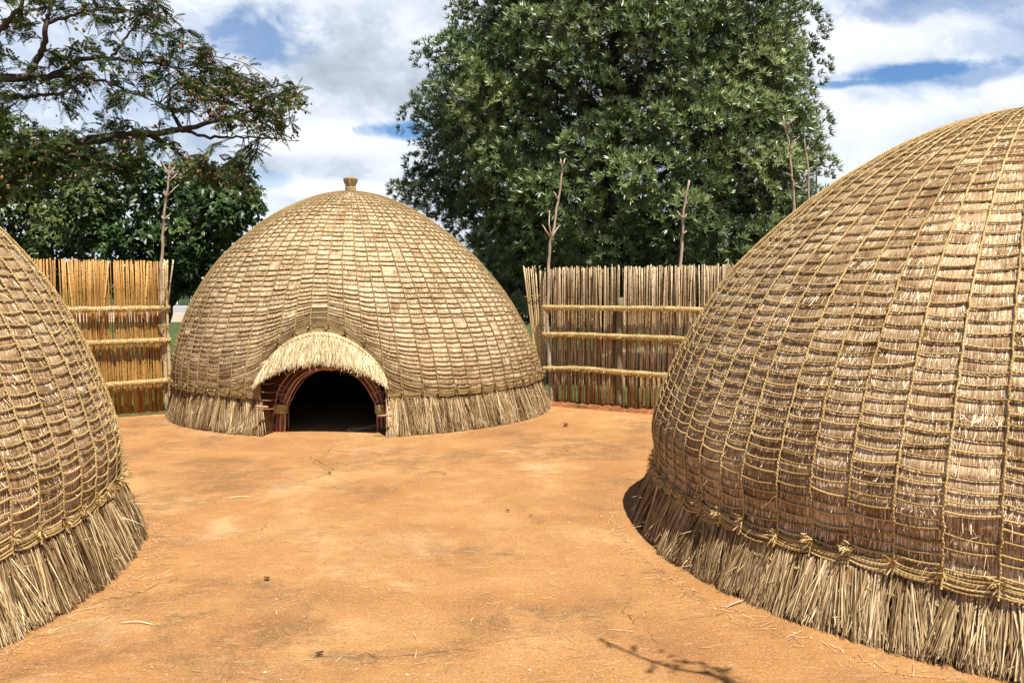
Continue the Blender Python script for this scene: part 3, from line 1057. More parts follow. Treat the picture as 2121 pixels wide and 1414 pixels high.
def build_door(h):
    rg = h.rg
    root = h.root
    nrm = np.array([math.cos(DPHI), math.sin(DPHI), 0])          # outward through the doorway
    tan = np.array([-math.sin(DPHI), math.cos(DPHI), 0])         # to the right as seen from outside
    hw = 2.5 * math.sin(3.5 * 2 * PI / NM)
    Dd = 2.41                                                     # distance of the doorway face from the hut axis

    def dp(u, z, inn=0.0):
        """point of the doorway: u across, z up, inn metres inward of the face"""
        u, z, inn = np.broadcast_arrays(np.asarray(u, float), np.asarray(z, float), np.asarray(inn, float))
        base = np.array([MCX, MCY, 0])
        return base + tan * u[..., None] + nrm * (Dd - inn)[..., None] + np.array([0, 0, 1.]) * z[..., None]

    # outline of the outer opening on the dome
    nU = 40
    phs = np.linspace(h.mer[0], h.mer[7], nU)
    top = h.surf(phs, h.l_of_z(h.arch_z(h.u_of(phs))), -.01)
    zs = np.linspace(0.0, 1, 10)[:-1]
    ls = h.skp(np.full(9, h.mer[0]), 1 - zs, .0)
    za = float(h.arch_z(h.u_of(h.mer[0])))
    lft = h.surf(np.full(9, h.mer[0]), h.l_of_z(zs * za), -.01)
    rgt = h.surf(np.full(9, h.mer[7]), h.l_of_z(zs * za), -.01)
    outer = np.concatenate([lft, top, rgt[::-1]])
    m = len(outer)

    def arch(s, a, b):
        """inner arch outline, s in 0..1 from the left foot over the top to the right foot"""
        th = PI * (1 - s)
        c, sn = np.cos(th), np.sin(th)
        return a * np.sign(c) * np.abs(c) ** .74, b * np.abs(sn) ** .95
    s = np.linspace(0, 1, m)
    ui, zi = arch(s, .665, .80)
    inner = dp(ui, zi, .30)
    jb = MB()
    tt = np.linspace(0, 1, 7)[:, None, None]
    G = outer[None] * (1 - tt) + inner[None] * tt
    G = G + rg.normal(0, .006, G.shape) * np.sin(tt * PI)
    st = np.stack(np.broadcast_arrays(np.linspace(0, 3.2, m)[None], np.linspace(0, .4, 7)[:, None], np.zeros((7, m))), -1)
    jb.grid(G, .35, st)
    # rough stalk ends that line the reveal
    k = 2600
    j = rg.integers(0, m - 1, k)
    f = rg.random(k)[:, None]
    o_ = outer[j] * (1 - f) + outer[j + 1] * f
    i_ = inner[j] * (1 - f) + inner[j + 1] * f
    a, b = rg.uniform(0, .8, k)[:, None], rg.uniform(.15, .4, k)[:, None]
    ctr = dp(0, .35, .2)
    A = o_ * (1 - a) + i_ * a
    j2 = np.clip(j + np.where(j < m / 2, -1, 1) * rg.integers(2, 5, k), 0, m - 1)
    b = a + rg.uniform(-.12, .2, (k, 1))
    B = outer[j2] * (1 - b) + inner[j2] * b
    inw = unit(ctr - A)
    A = A + inw * rg.uniform(.0, .012, (k, 1))
    B = B + inw * rg.uniform(.004, .035, (k, 1)) + rg.normal(0, .008, (k, 3))
    B[:, 2] = np.maximum(B[:, 2], .003)
    jb.ribbons(A, B, unit(np.cross(unit(B - A), inw)), .011, .006, np.clip(rg.normal(.5, .25, k), 0, 1))
    # a few twisted ends of the course ropes turned in at the sides
    for sgn in (-1, 1):
        for zz in np.linspace(.30, .58, 4):
            p = dp(sgn * (hw - .01), zz, .02)
            q_ = dp(sgn * (hw - .10 - .06 * rg.random()), zz - .02 + .02 * rg.random(), .16 + .1 * rg.random())
            jb.tube([p, (p + q_) / 2 + np.array([0, 0, -.012]), q_], [.008, .007, .005], 5, .9, n=7)
    jb.build('door_reveal', DARKTHATCH, root)

    # two bundles of bent sticks that form the arch
    for sgn in (-1, 1):
        sb = MB()
        ns = 10
        for k in range(ns):
            e = k / (ns - 1)
            u0 = .515 + .165 * e
            dep = .22 + .10 * rg.random() + .06 * (1 - e)
            ztop = .70 + .085 * e + rg.normal(0, .006)
            thv = np.linspace(0, PI / 2 * 1.06, 22)
            c, sn = np.cos(thv), np.sin(thv)
            uu = sgn * u0 * np.sign(c) * np.abs(c) ** (.80 - .12 * e)
            zz = ztop * np.abs(sn) ** .95
            pinch = np.exp(-((zz - .27) / .10) ** 2)
            uu = uu + sgn * pinch * (.595 - u0) * .35
            P = dp(uu + rg.normal(0, .002, 22), zz, dep)
            sb.tube(P, np.interp(np.linspace(0, 1, 22), [0, 1], [.0115, .006]), 6, rg.random() * 1.3 - .1)
        # thin cross twigs
        for _ in range(5):
            z = rg.uniform(.3, .6)
            P = [dp(sgn * (.60 - .1 * rg.random()), z, .2), dp(sgn * (.42 + .1 * rg.random()), z + rg.normal(0, .04), .26)]
            sb.tube(P, [.005, .003], 5, .9, n=5)
        b = sb.build('stick_bundle', STICK, root)
        bd = MB()
        # band of rope wound round the bundle
        for k in range(7):
            a = np.linspace(0, 2 * PI, 26)
            zc = .225 + k * .014
            P = dp(sgn * (.588 - .05 * max(0, zc - .27)) + .085 * np.cos(a), zc + .004 * np.sin(a * 3 + k), .29 + .075 * np.sin(a))
            ref = np.tile(np.array([0, 0, 1.]), (26, 1))
            bd.tubes(P[None], .0085, ref[None], 6, .5 + .3 * rg.random())
        bd.build('binding', RAILROPE, b)
    # short pegs driven in at the jambs
    for sgn, zz in ((-1, .33), (1, .235)):
        pg = MB()
        p = dp(sgn * (hw - .13 if sgn > 0 else hw - .10), zz - .0, -.06)
        q_ = dp(sgn * (hw + .035 if sgn > 0 else hw + .03), zz + .015, -.10)
        pg.tube([p, q_], [.013, .012], 8, .3, n=4)
        pg.build('peg', PEGWOOD, root)

    # straw fringe over the arch
    fr = MB()
    na = 90
    sarc = np.linspace(0, 1, na)
    ph = h.mer[0] + .014 + (h.mer[7] - h.mer[0] - .028) * sarc
    u = h.u_of(ph)
    ztop = h.arch_z(np.clip(u, -hw, hw)) + .03
    leng = .225 + .09 * np.maximum(1 - (u / hw) ** 2, 0) ** .8
    offt = .02
    nt = 9
    tl = np.linspace(0, 1, nt)[:, None]

    def fp_(phi, t, off):
        uu = h.u_of(phi)
        z0_ = h.arch_z(np.clip(uu, -hw, hw)) + .03
        ln_ = .13 + .20 * np.maximum(1 - (uu / hw) ** 2, 0) ** .7
        lt = h.l_of_z(z0_)
        P = h.surf(phi, lt, offt)
        out = unit(np.stack([np.cos(phi), np.sin(phi), 0 * phi], -1))
        fwd = (.12 * t - .03 * t * t)[..., None]
        return P + out * (fwd + np.asarray(off)[..., None]) + np.array([0, 0, -1.]) * (ln_ * t)[..., None]
    tl_b, ph_b = np.broadcast_arrays(tl, ph[None])
    fr.grid(fp_(ph_b, tl_b, np.where(tl_b > 0, .0, .0)), .35, np.stack([ph_b * 2.5, tl_b * .3, 0 * tl_b], -1))
    # underside, so the fringe has body
    fr.grid(np.stack([fp_(ph, np.ones(na), np.zeros(na)), fp_(ph, np.full(na, .8), np.full(na, -.10))], 0), .1)
    k = 11000
    a = h.mer[0] + .010 + (h.mer[7] - h.mer[0] - .02) * rg.random(k)
    t0 = np.where(rg.random(k) < .35, rg.uniform(0, .06, k), rg.uniform(0, .72, k))
    t1 = np.minimum(t0 + rg.uniform(.3, .75, k), 1.0 + rg.normal(0, .06, k))
    t1 = np.where(rg.random(k) < .35, 1 + rg.normal(.0, .07, k), t1)
    da = rg.normal(0, .012, k)
    lay = rg.random(k) * .03
    A = fp_(a, t0, .002 + lay * .5)
    B = fp_(a + da, t1, .004 + lay + rg.normal(0, .008, k))
    Mi = (A + B) / 2 + np.stack([np.cos(a), np.sin(a), 0 * a], -1) * .012
    nv = np.stack([np.cos(a), np.sin(a), .5 + 0 * a], -1)
    fr.ribbons(A, B, unit(np.cross(unit(B - A), nv) + rg.normal(0, .45, (k, 3))), .010 * rg.uniform(.6, 1.2, k), .004, np.clip(rg.normal(.52, .32, k), 0, 1), Mi, .008)
    # a few long strays that hang lower
    k = 60
    a = h.mer[1] + (h.mer[6] - h.mer[1]) * rg.random(k)
    A = fp_(a, np.full(k, .85), .0)
    B = A + unit(rg.normal(0, .35, (k, 3)) + np.array([0, 0, -1])) * rg.uniform(.06, .17, (k, 1))
    fr.ribbons(A, B, unit(rg.normal(0, 1, (k, 3)) * np.array([1, 1, .1])), .008, .004, rg.uniform(.5, 1, k))
    f = fr.build('door_fringe', FRINGE, root)
    rp = MB()
    ph = np.linspace(h.mer[0] + .01, h.mer[7] - .01, 260)
    for kk in range(2):
        ww = ph * 2.5 / .045 * PI + kk * PI
        P = fp_(ph, .13 + .028 * np.sin(ww), .018 + .006 * np.cos(ww))
        rp.tubes(P[None], .0075, np.stack([np.cos(ph), np.sin(ph), 0 * ph], -1)[None], 6, .55)
    rp.build('fringe_rope', ROPE_FAR, f)

    # tied knob at the crown
    apex = h.surf(0.0, h.L - .001)
    ax, ay, az = float(apex[0]), float(apex[1]), float(apex[2])
    fn = MB()
    a = np.linspace(0, 2 * PI, 48, endpoint=False)
    pr_ = [(.0, .060), (.07, .062), (.085, .060), (.12, .072), (.185, .094), (.197, .092), (.205, .078), (.217, .04), (.222, .002)]
    G = []
    for z, r in pr_:
        rr = r * (1 + .04 * np.sin(a * 11) + rg.normal(0, .012, 48))
        G.append(np.stack([ax + rr * np.cos(a), ay + rr * np.sin(a), np.full(48, az - .012 + z)], -1))
    fn.grid(np.array(G), .3, np.stack(np.broadcast_arrays(a[None] * .4, np.array([z for z, r in pr_])[:, None], np.zeros((len(pr_), 48))), -1), closed=True)
    k = 700
    a0 = rg.random(k) * 2 * PI
    A = np.stack([ax + .064 * np.cos(a0), ay + .064 * np.sin(a0), np.full(k, az + .07)], -1)
    a1 = a0 + rg.normal(0, .12, k)
    rr = .095 + rg.normal(0, .003, k)
    B = np.stack([ax + rr * np.cos(a1), ay + rr * np.sin(a1), az + .172 + rg.normal(0, .006, k)], -1)
    fn.ribbons(A, B, unit(np.cross(unit(B - A), np.stack([np.cos(a0), np.sin(a0), 0 * a0], -1))), .006, .006, np.clip(rg.normal(.35, .25, k), 0, 1))
    fo = fn.build('crown_knob', SKIRT, root)
    cb = MB()
    for kk in range(6):
        aa_ = np.linspace(0, 2 * PI, 40)
        P = np.stack([ax + .066 * np.cos(aa_), ay + .066 * np.sin(aa_), np.full(40, az - .005 + kk * .013)], -1)
        cb.tubes(P[None], .0085, np.tile([0, 0, 1.], (40, 1))[None], 6, .5 + .2 * rg.random())
    cb.build('binding', RAILROPE, fo)

    # coil of rope lying inside the doorway
    lp = MB()
    c = on_ground(752, 888)
    a = np.linspace(0, 2 * PI, 40)
    P = np.stack([c[0] + .155 * np.cos(a), c[1] + .10 * np.sin(a) + .12 * np.cos(a), .012 + .006 * np.sin(3 * a)], -1)
    P = np.concatenate([P, [[c[0] + .19, c[1] + .16, .012], [c[0] + .28, c[1] + .22, .012], [c[0] + .30, c[1] + .16, .012]]])
    lp.tube(P, .008, 7, .8, n=110)
    tag(lp.build('rope_loop', RAILROPE), 'loop of pale rope lying on the earth floor inside the hut doorway', 'rope')


build_door(mid)


# ================================================================== REED FENCES
FG = 'reed fences behind the huts'


def reeds(mb, p0, p1, top, spacing, rad, rg, depth=0.0, ztop_j=.02, lean_j=.012, gap=0.0, zb=0.0, tmean=.55, tsd=.22):
    p0, p1 = np.asarray(p0, float), np.asarray(p1, float)
    d = p1 - p0
    L = np.hypot(*d)
    d = d / L
    nv = np.array([d[1], -d[0]])            # towards the yard
    n = int(L / spacing)
    s = (np.arange(n) + .5) * spacing + rg.normal(0, spacing * .25, n)
    ok = rg.random(n) > gap
    s = s[ok]
    n = len(s)
    k = 6
    t = np.linspace(0, 1, k)
    h = top + rg.normal(0, ztop_j, n)
    z = zb + (h - zb)[:, None] * t[None]
    le = rg.normal(0, lean_j, n)
    bow = rg.normal(0, .006, n)
    al = s[:, None] + le[:, None] * (t - .5)[None] * 2 + bow[:, None] * np.sin(t * PI * rg.uniform(.8, 2))[None]
    off = depth + rg.normal(0, .006, n)[:, None] + rg.normal(0, .012, n)[:, None] * (t - .4)[None]
    P = np.stack([p0[0] + d[0] * al + nv[0] * off, p0[1] + d[1] * al + nv[1] * off, z], -1)
    r = rad * rg.uniform(.65, 1.2, n)[:, None] * np.linspace(1.05, .8, k)[None]
    mb.tubes(P, r, np.array([nv[0], nv[1], 0.0]), 6, np.clip(rg.normal(tmean, tsd, n), 0, 1), caps=True, u0=rg.random(n), ulen=rg.uniform(.16, .26, n))


def rail(parent, pts, r, rg, mat=RAILROPE):
    mb = MB()
    P = smooth_path(np.array(pts), 70)
    rr = r * (1 + .06 * np.sin(np.linspace(0, 60, 70)) + rg.normal(0, .025, 70))
    mb.tubes(P[None], rr[None], np.array([0, -.3, 1.]), 10, .5, caps=True)
    k = 1500
    j = rg.integers(0, 69, k)
    f = rg.random(k)[:, None]
    C = P[j] * (1 - f) + P[np.minimum(j + 1, 69)] * f
    T = unit(P[-1] - P[0])
    v = unit(rg.normal(0, 1, (k, 3)))
    v = unit(v - (v @ T)[:, None] * T)
    A = C + v * r * .95
    dr = unit(v * .5 + T * rg.normal(0, 1, (k, 1)) + np.array([0, 0, -.3]))
    B = A + dr * rg.uniform(.015, .05, (k, 1))
    mb.ribbons(A, B, unit(np.cross(dr, v)), .005, .003, rg.uniform(.3, 1, k))
    return mb.build('rail', mat, parent)


def pole(parent, y, pts, r0, r1, twigs, mat=BARK, name='pole', lab=None, base=None):
    """a crooked stripped sapling; pts and twigs run along the photo's lines of sight at depth y"""
    rg = np.random.default_rng(int(pts[0][0] * 7))
    mb = MB()
    P = np.array([at(px, py, y) for px, py in pts])
    if base is not None:
        P[0] = base
    n = 40
    Q = smooth_path(P, n)
    Q[1:] += rg.normal(0, .004, (n - 1, 3))
    r = np.linspace(r0, r1, n) * (1 + rg.normal(0, .05, n))
    mb.tubes(Q[None], r[None], np.array([.2, 1.0, .05]), 8, .5, caps=True)
    for tw in twigs:
        T_ = np.array([at(px, py, y + (.0 if i == 0 else (-.06 if k_ % 2 else .08))) for k_, (i, (px, py)) in enumerate(enumerate(tw))])
        ra = r1 * 1.0 if len(tw) < 3 else r1 * .9
        mb.tube(T_, [ra, ra * .5], 6, .6, n=8, wob=.002)
    o = mb.build(name, mat, parent)
    if lab:
        o['label'] = lab
    return o


def c6(L):
    return [(1060 + x / 2.356, 300 + y / 2.356) for x, y in L]


def c7(L):
    return [(800 + x / 2.256, y / 2.256) for x, y in L]


def c1(L):
    return [(x / 2.526, y / 2.526) for x, y in L]


def build_fences():
    rg = np.random.default_rng(5)
    # ---- right run
    A, B, C = np.array([.56, 11.86]), np.array([1.46, 11.28]), np.array([3.42, 10.22])
    f = thing('reed_fence', 'brown reed fence with three bound rails between the doorway hut and the right hut', 'fence', (1.5, 11.2, 0), FG)
    for p0, p1 in ((A, B - (B - A) * .015), (B + (C - B) * .012, B + (C - B) * .47), (B + (C - B) * .48, C)):
        mb = MB()
        reeds(mb, p0, p1, 1.92, .0168, .0088, rg, 0, .012, .020, .05, tmean=.58, tsd=.27)
        reeds(mb, p0, p1, 1.90, .021, .0092, rg, -.03, .02, .03, .10, tmean=.35, tsd=.2)
        mb.build('reed_panel', REED_BROWN, f)
    d = (C - A) / np.linalg.norm(C - A)
    nv = np.array([d[1], -d[0]])

    def P3(s, off, z):
        """point s metres along the run, off metres out towards the yard"""
        LB = np.linalg.norm(B - A)
        if s < LB:
            b = A + (B - A) / LB * s
        else:
            b = B + (C - B) / np.linalg.norm(C - B) * (s - LB)
        b = b + nv * off
        return (b[0], b[1], z)
    LT = np.linalg.norm(B - A) + np.linalg.norm(C - B)
    for z, w in ((1.365, .0), (.985, .01), (.50, .03)):
        LB = np.linalg.norm(B - A)
        rail(f, [P3(-.10, .085, z - .0), P3(LB * .5, .09, z + w), P3(LB, .09, z + w * .5), P3(LT * .55, .09, z), P3(LT * .75, .09, z - .02), P3(LT, .09, z - .03)], .036, rg)
    mb = MB()
    p = np.array(P3(np.linalg.norm(B - A), .03, 0))
    mb.tube([p, p + [0, 0, .8], p + [.005, 0, 1.51]], [.043, .041, .040], 12, .5, n=12)
    mb.build('post', POSTWOOD, f)['label'] = 'short grey-green round post'
    pole(f, 11.80, c6([(180, 1250), (176, 900), (181, 600), (190, 470), (206, 400), (220, 300), (236, 230), (243, 130), (246, 100)]), .034, .013,
         [c6([(192, 470), (208, 430), (235, 392)]), c6([(188, 450), (168, 420), (149, 390)]), c6([(192, 450), (183, 390), (184, 320)]),
          c6([(226, 268), (215, 245), (205, 230)]), c6([(245, 104), (240, 85), (239, 68)]), c6([(245, 108), (255, 85), (261, 65)])],
         lab='tall crooked bare pole with forked top', base=P3(.03, .03, 0))
    pole(f, 10.95, c6([(795, 1120), (800, 900), (806, 700), (821, 600), (831, 450), (836, 350), (846, 280), (858, 215), (867, 175)]), .034, .012,
         [c6([(843, 258), (825, 238), (810, 222)]), c6([(836, 358), (820, 340), (806, 320)]), c6([(833, 442), (843, 428), (853, 418)]),
          c6([(837, 362), (847, 350), (853, 338)])], lab='tall bare pole with short side spurs', base=P3(np.linalg.norm(B - A) + .86, .03, 0))
    # ---- run turning back behind the near right hut: only its poles rise into view
    f2 = thing('reed_fence', 'reed fence hidden behind the right hut, three bare poles rising above the thatch', 'fence', (4.0, 12.0, 0), FG)
    mb = MB()
    D0, D1 = np.array([3.5, 10.3]), np.array([5.6, 15.0])
    reeds(mb, D1, D0, 1.9, .03, .013, rg, 0, .03, .02, .05, tmean=.5, tsd=.25)
    mb.build('reed_panel', REED_BROWN, f2)
    for y, pts, r0, r1, tw in [
        (10.5, [(1912, 1500), (1905, 965), (1895, 830), (1885, 690), (1866, 600), (1852, 545)], .030, .008,
         [[(1886, 690), (1870, 672), (1858, 660)], [(1886, 690), (1903, 660), (1932, 638)], [(1868, 600), (1855, 582), (1845, 570)],
          [(1870, 600), (1895, 565), (1922, 545)], [(1902, 880), (1912, 862), (1921, 852)], [(1897, 826), (1875, 812), (1852, 808)], [(1886, 705), (1896, 690), (1910, 676)]]),
        (12.6, [(1985, 1500), (1975, 910), (1970, 780), (1961, 710), (1952, 650)], .030, .010, [[(1962, 710), (1968, 695), (1972, 680)], [(1969, 855), (1960, 840), (1953, 826)]]),
        (14.6, [(2012, 1400), (2010, 880), (2005, 760), (2003, 690)], .026, .011, [[(2004, 770), (2000, 750), (1996, 735)]])]:
        p = at(*c7([pts[0]])[0], y)
        pole(f2, y, c7(pts), r0, r1, [c7(k) for k in tw], base=(p[0], y, 0))

    # ---- narrow loose screen that closes the gap beside the middle hut
    s = thing('reed_screen', 'narrow fan of pale loose reeds between the doorway hut and the brown fence', 'screen', (.42, 11.95, 0))
    mb = MB()
    for i in range(15):
        e = i / 14
        xt, xb = 1083 + e * 46 + rg.normal(0, 1.2), 1108 + e * 20 + rg.normal(0, 1.5)
        y = 11.98 + rg.normal(0, .012)
        yt = 553 + rg.normal(0, 2.5) + 4 * (e > .8)
        Tp = at(xt, yt, y)
        Md = at(xb - 4 + 4 * e, 720, y)
        Bt = np.array([at(xb, 838, y)[0], y, 0.0])
        Pp = smooth_path(np.array([Bt, Md, Tp]), 8)
        mb.tubes(Pp[None], (np.linspace(.013, .0085, 8) * rg.uniform(.7, 1.15))[None], np.array([0, -1., 0]), 7, rg.uniform(.35, 1.0), caps=True, u0=rg.random(1), ulen=rg.uniform(.18, .3, 1))
    mb.build('reed_panel', REED_PALE, s)
    for px0, px1, py in ((1086, 1138, 613), (1106, 1138, 674)):
        tb = MB()
        tb.tube([at(px0, py + 2, 11.94), at((px0 + px1) / 2, py - 1, 11.93), at(px1, py + 3, 11.90)], .007, 6, .8, n=12)
        tb.build('tie', ROPE_FAR, s)

    # ---- left run
    E0, E1 = np.array([-4.58, 11.03]), np.array([-7.4, 9.16])
    dl = (E1 - E0) / np.linalg.norm(E1 - E0)
    f = thing('reed_fence', 'golden reed fence with three bound rails between the left hut and the doorway hut', 'fence', (-5.4, 10.5, 0), FG)
    for a, b in ((0.02, 1.185), (1.225, 2.9)):
        mb = MB()
        p0, p1 = E0 + dl * b, E0 + dl * a
        reeds(mb, p0, p1, 1.985, .0165, .0088, rg, 0, .008, .014, .03, tmean=.55, tsd=.2)
        reeds(mb, p0, p1, 1.97, .021, .0100, rg, -.022, .02, .016, .04, tmean=.4, tsd=.18)
        # odd leaning stalks in front
        for sx, l_ in ((.62, .13), (.18, .07), (.85, -.08)):
            q0 = p1 + (p0 - p1) * sx
            nvl = np.array([-dl[1], dl[0]]) * -1
            mb.tubes(np.array([[(q0[0], q0[1] - .035, .9), (q0[0] + l_ * .5, q0[1] - .035, 1.45), (q0[0] + l_, q0[1] - .03, 1.96)]]), .009, np.array([0, -1., 0.]), 6, .95, caps=True, ulen=np.array([.3]))
        mb.build('reed_panel', REED_GOLD, f)
    nvl = np.array([dl[1], -dl[0]])
    if nvl[1] > 0:
        nvl = -nvl

    def PL(s, off, z):
        b = E0 + dl * s + nvl * off
        return (b[0], b[1], z)
    for z, w in ((1.375, -.005), (.955, -.005), (.425, -.01)):
        rail(f, [PL(-.07, .085, z), PL(.5, .085, z + w), PL(1.1, .085, z + w * 2), PL(2.0, .09, z + w), PL(2.9, .09, z)], .036, rg)
    mb = MB()
    p = np.array(PL(1.20, .0, 0))
    mb.tube([p, p + [0, 0, .8], p + [0, 0, 1.50]], [.05, .048, .047], 12, .5, n=12)
    mb.build('post', POSTWOOD, f)['label'] = 'short grey-green round post'
    pole(f, 11.02, [(349, 850), (345, 800), (339, 720), (334, 620), (333, 560), (336, 527), (339, 455), (344, 408), (350, 364), (352, 336)], .036, .010,
         [c1([(870, 1030), (900, 1000), (935, 965)]), c1([(868, 1032), (860, 1015), (855, 1003)]), c1([(884, 945), (905, 930), (928, 905)]),
          c1([(884, 920), (868, 885), (850, 850)]), c1([(889, 915), (903, 890), (917, 868)]), c1([(858, 1152), (875, 1135), (893, 1115)]),
          c1([(857, 1152), (850, 1140), (847, 1128)]), c1([(858, 1217), (868, 1200), (875, 1188)])],
         lab='tall bare pole with twiggy top', base=np.array(PL(-.02, .03, 0)))
    # canes tied upright against the end pole
    mb = MB()
    for pts in ([(349, 845), (342, 700), (341, 640), (340, 537)], [(352, 835), (347, 700), (346, 640), (347, 538)], [(355, 780), (348, 660), (350, 610), (359, 538)],
                [(344, 848), (341, 760), (338, 640), (338, 545)], [(353, 848), (349, 720), (344, 600), (343, 540)]):
        y = 10.98 + rg.normal(0, .02)
        P = np.array([at(px, py, y) for px, py in pts])
        P[0, 2] = .002
        mb.tubes(smooth_path(P, 14)[None], (np.linspace(.016, .009, 14))[None], np.array([0, -1., 0]), 7, rg.uniform(.5, .95), caps=True, u0=rg.random(1), ulen=np.array([.25]))
    mb.build('cane_bundle', REED_PALE, f)
    tb = MB()
    for k in range(2):
        tb.tube([at(326, 673 + k * 2.5, 10.98), at(340, 674 + k * 2, 10.93), at(353, 672 + k * 2, 10.96)], .007, 6, .7, n=10)
    tb.build('tie', ROPE_FAR, f)

    # ---- banked soil and moss along the feet of the fences
    for nm, pts, wd, hh in (('soil_bank', [P3(-.02, .12, 0), P3(.6, .13, 0), P3(1.2, .14, 0), P3(2.0, .15, 0), P3(2.9, .16, 0)], .20, .055),
                            ('moss_bank', [PL(-.05, .10, 0), PL(.5, .10, 0), PL(1.2, .10, 0)], .12, .03)):
        P = smooth_path(np.array(pts), 60)
        n = 60
        vv = np.array([nv[0], nv[1], 0]) if nm == 'soil_bank' else np.array([nvl[0], nvl[1], 0])
        rows = []
        for w_, z_ in ((-1.0, .0), (-.6, .8), (-.1, 1.0), (.4, .65), (.8, .25), (1.1, -.05)):
            jz = rg.uniform(.5, 1.3, n)
            rows.append(P + vv * (w_ * wd * .5 + rg.normal(0, .008, n))[:, None] + np.array([0, 0, 1.]) * (z_ * hh * jz)[:, None])
        mb = MB()
        mb.grid(np.array(rows))
        struct(mb.build(nm, SOIL if nm == 'soil_bank' else plain_mat('mossy_soil', (0.10, 0.085, 0.03), .95, .5, 20)))
    # sparse grass in the bank
    mb = MB()
    k = 500
    sx = np.concatenate([rg.normal(.62, .12, 300), rg.uniform(1.2, 1.9, 200)])
    base = np.array([P3(x, .19 + rg.normal(0, .02), .015) for x in sx])
    dr = unit(np.stack([rg.normal(0, .5, k), rg.normal(-.2, .5, k), rg.uniform(.5, 1, k)], -1))
    mb.ribbons(base, base + dr * rg.uniform(.01, .04, (k, 1)), unit(np.cross(dr, rg.normal(0, 1, (k, 3)))), .006, .002, .5)
    base = np.array([PL(x, .13 + rg.normal(0, .02), .0) for x in rg.uniform(.0, 1.2, 500)])
    mb.ribbons(base, base + dr * rg.uniform(.01, .03, (k, 1)), unit(np.cross(dr, rg.normal(0, 1, (k, 3)))), .006, .002, .5)
    struct(mb.build('sparse_grass', BLADE), 'stuff')


build_fences()


# ================================================================== TREES
def rosettes(mb, C, D, nleaf, length, width, rg, tint, spread=(.25, 1.0), droop=.15, tsd=.12, curl=0.0):
    """tufts of strap leaves: C centres, D axis; each leaf a bent, pointed blade"""
    n = len(C)
    m = n * nleaf
    c = np.repeat(C, nleaf, 0)
    d = np.repeat(unit(D), nleaf, 0)
    v = rg.normal(0, 1, (m, 3))
    v = unit(v - (v * d).sum(1, keepdims=True) * d)
    up = rg.uniform(spread[0], spread[1], (m, 1))
    dr = unit(d * up + v * (1.15 - up * .5))
    ln = length * rg.uniform(.65, 1.15, (m, 1))
    A = c + v * .004
    M = A + dr * ln * .5 + d * ln * .06
    B = A + dr * ln + np.array([0, 0, -1.]) * ln * droop * rg.uniform(.3, 1.4, (m, 1)) + d * ln * curl
    sd_ = unit(np.cross(dr, d) + rg.normal(0, .14, (m, 3)))
    w = width * rg.uniform(.75, 1.2, (m, 1)) * .5
    V = np.stack([A - sd_ * w * .35, A + sd_ * w * .35, M + sd_ * w, M - sd_ * w, B], 1)
    o = np.arange(m)[:, None] * 5
    t = np.clip(np.repeat(np.broadcast_to(tint, (n,)), nleaf) + rg.normal(0, tsd, m), 0, 1)
    mb.add(V, o + np.array([0, 1, 2, 3]), o + np.array([3, 2, 4]), np.repeat(t, 5))


def limb_mesh(mb, paths, sides=8):
    for P, r0, r1, n in paths:
        Q = smooth_path(np.asarray(P, float), n)
        Q[1:-1] += RNG.normal(0, r0 * .12, (n - 2, 3))
        r = np.linspace(r0, r1, n)
        d = unit(Q[-1] - Q[0])
        ref = np.array([.1, 1., .1]) if abs(d[1]) < .8 else np.array([0, .1, 1.])
        mb.tubes(Q[None], r[None], ref, sides, .5, caps=True)


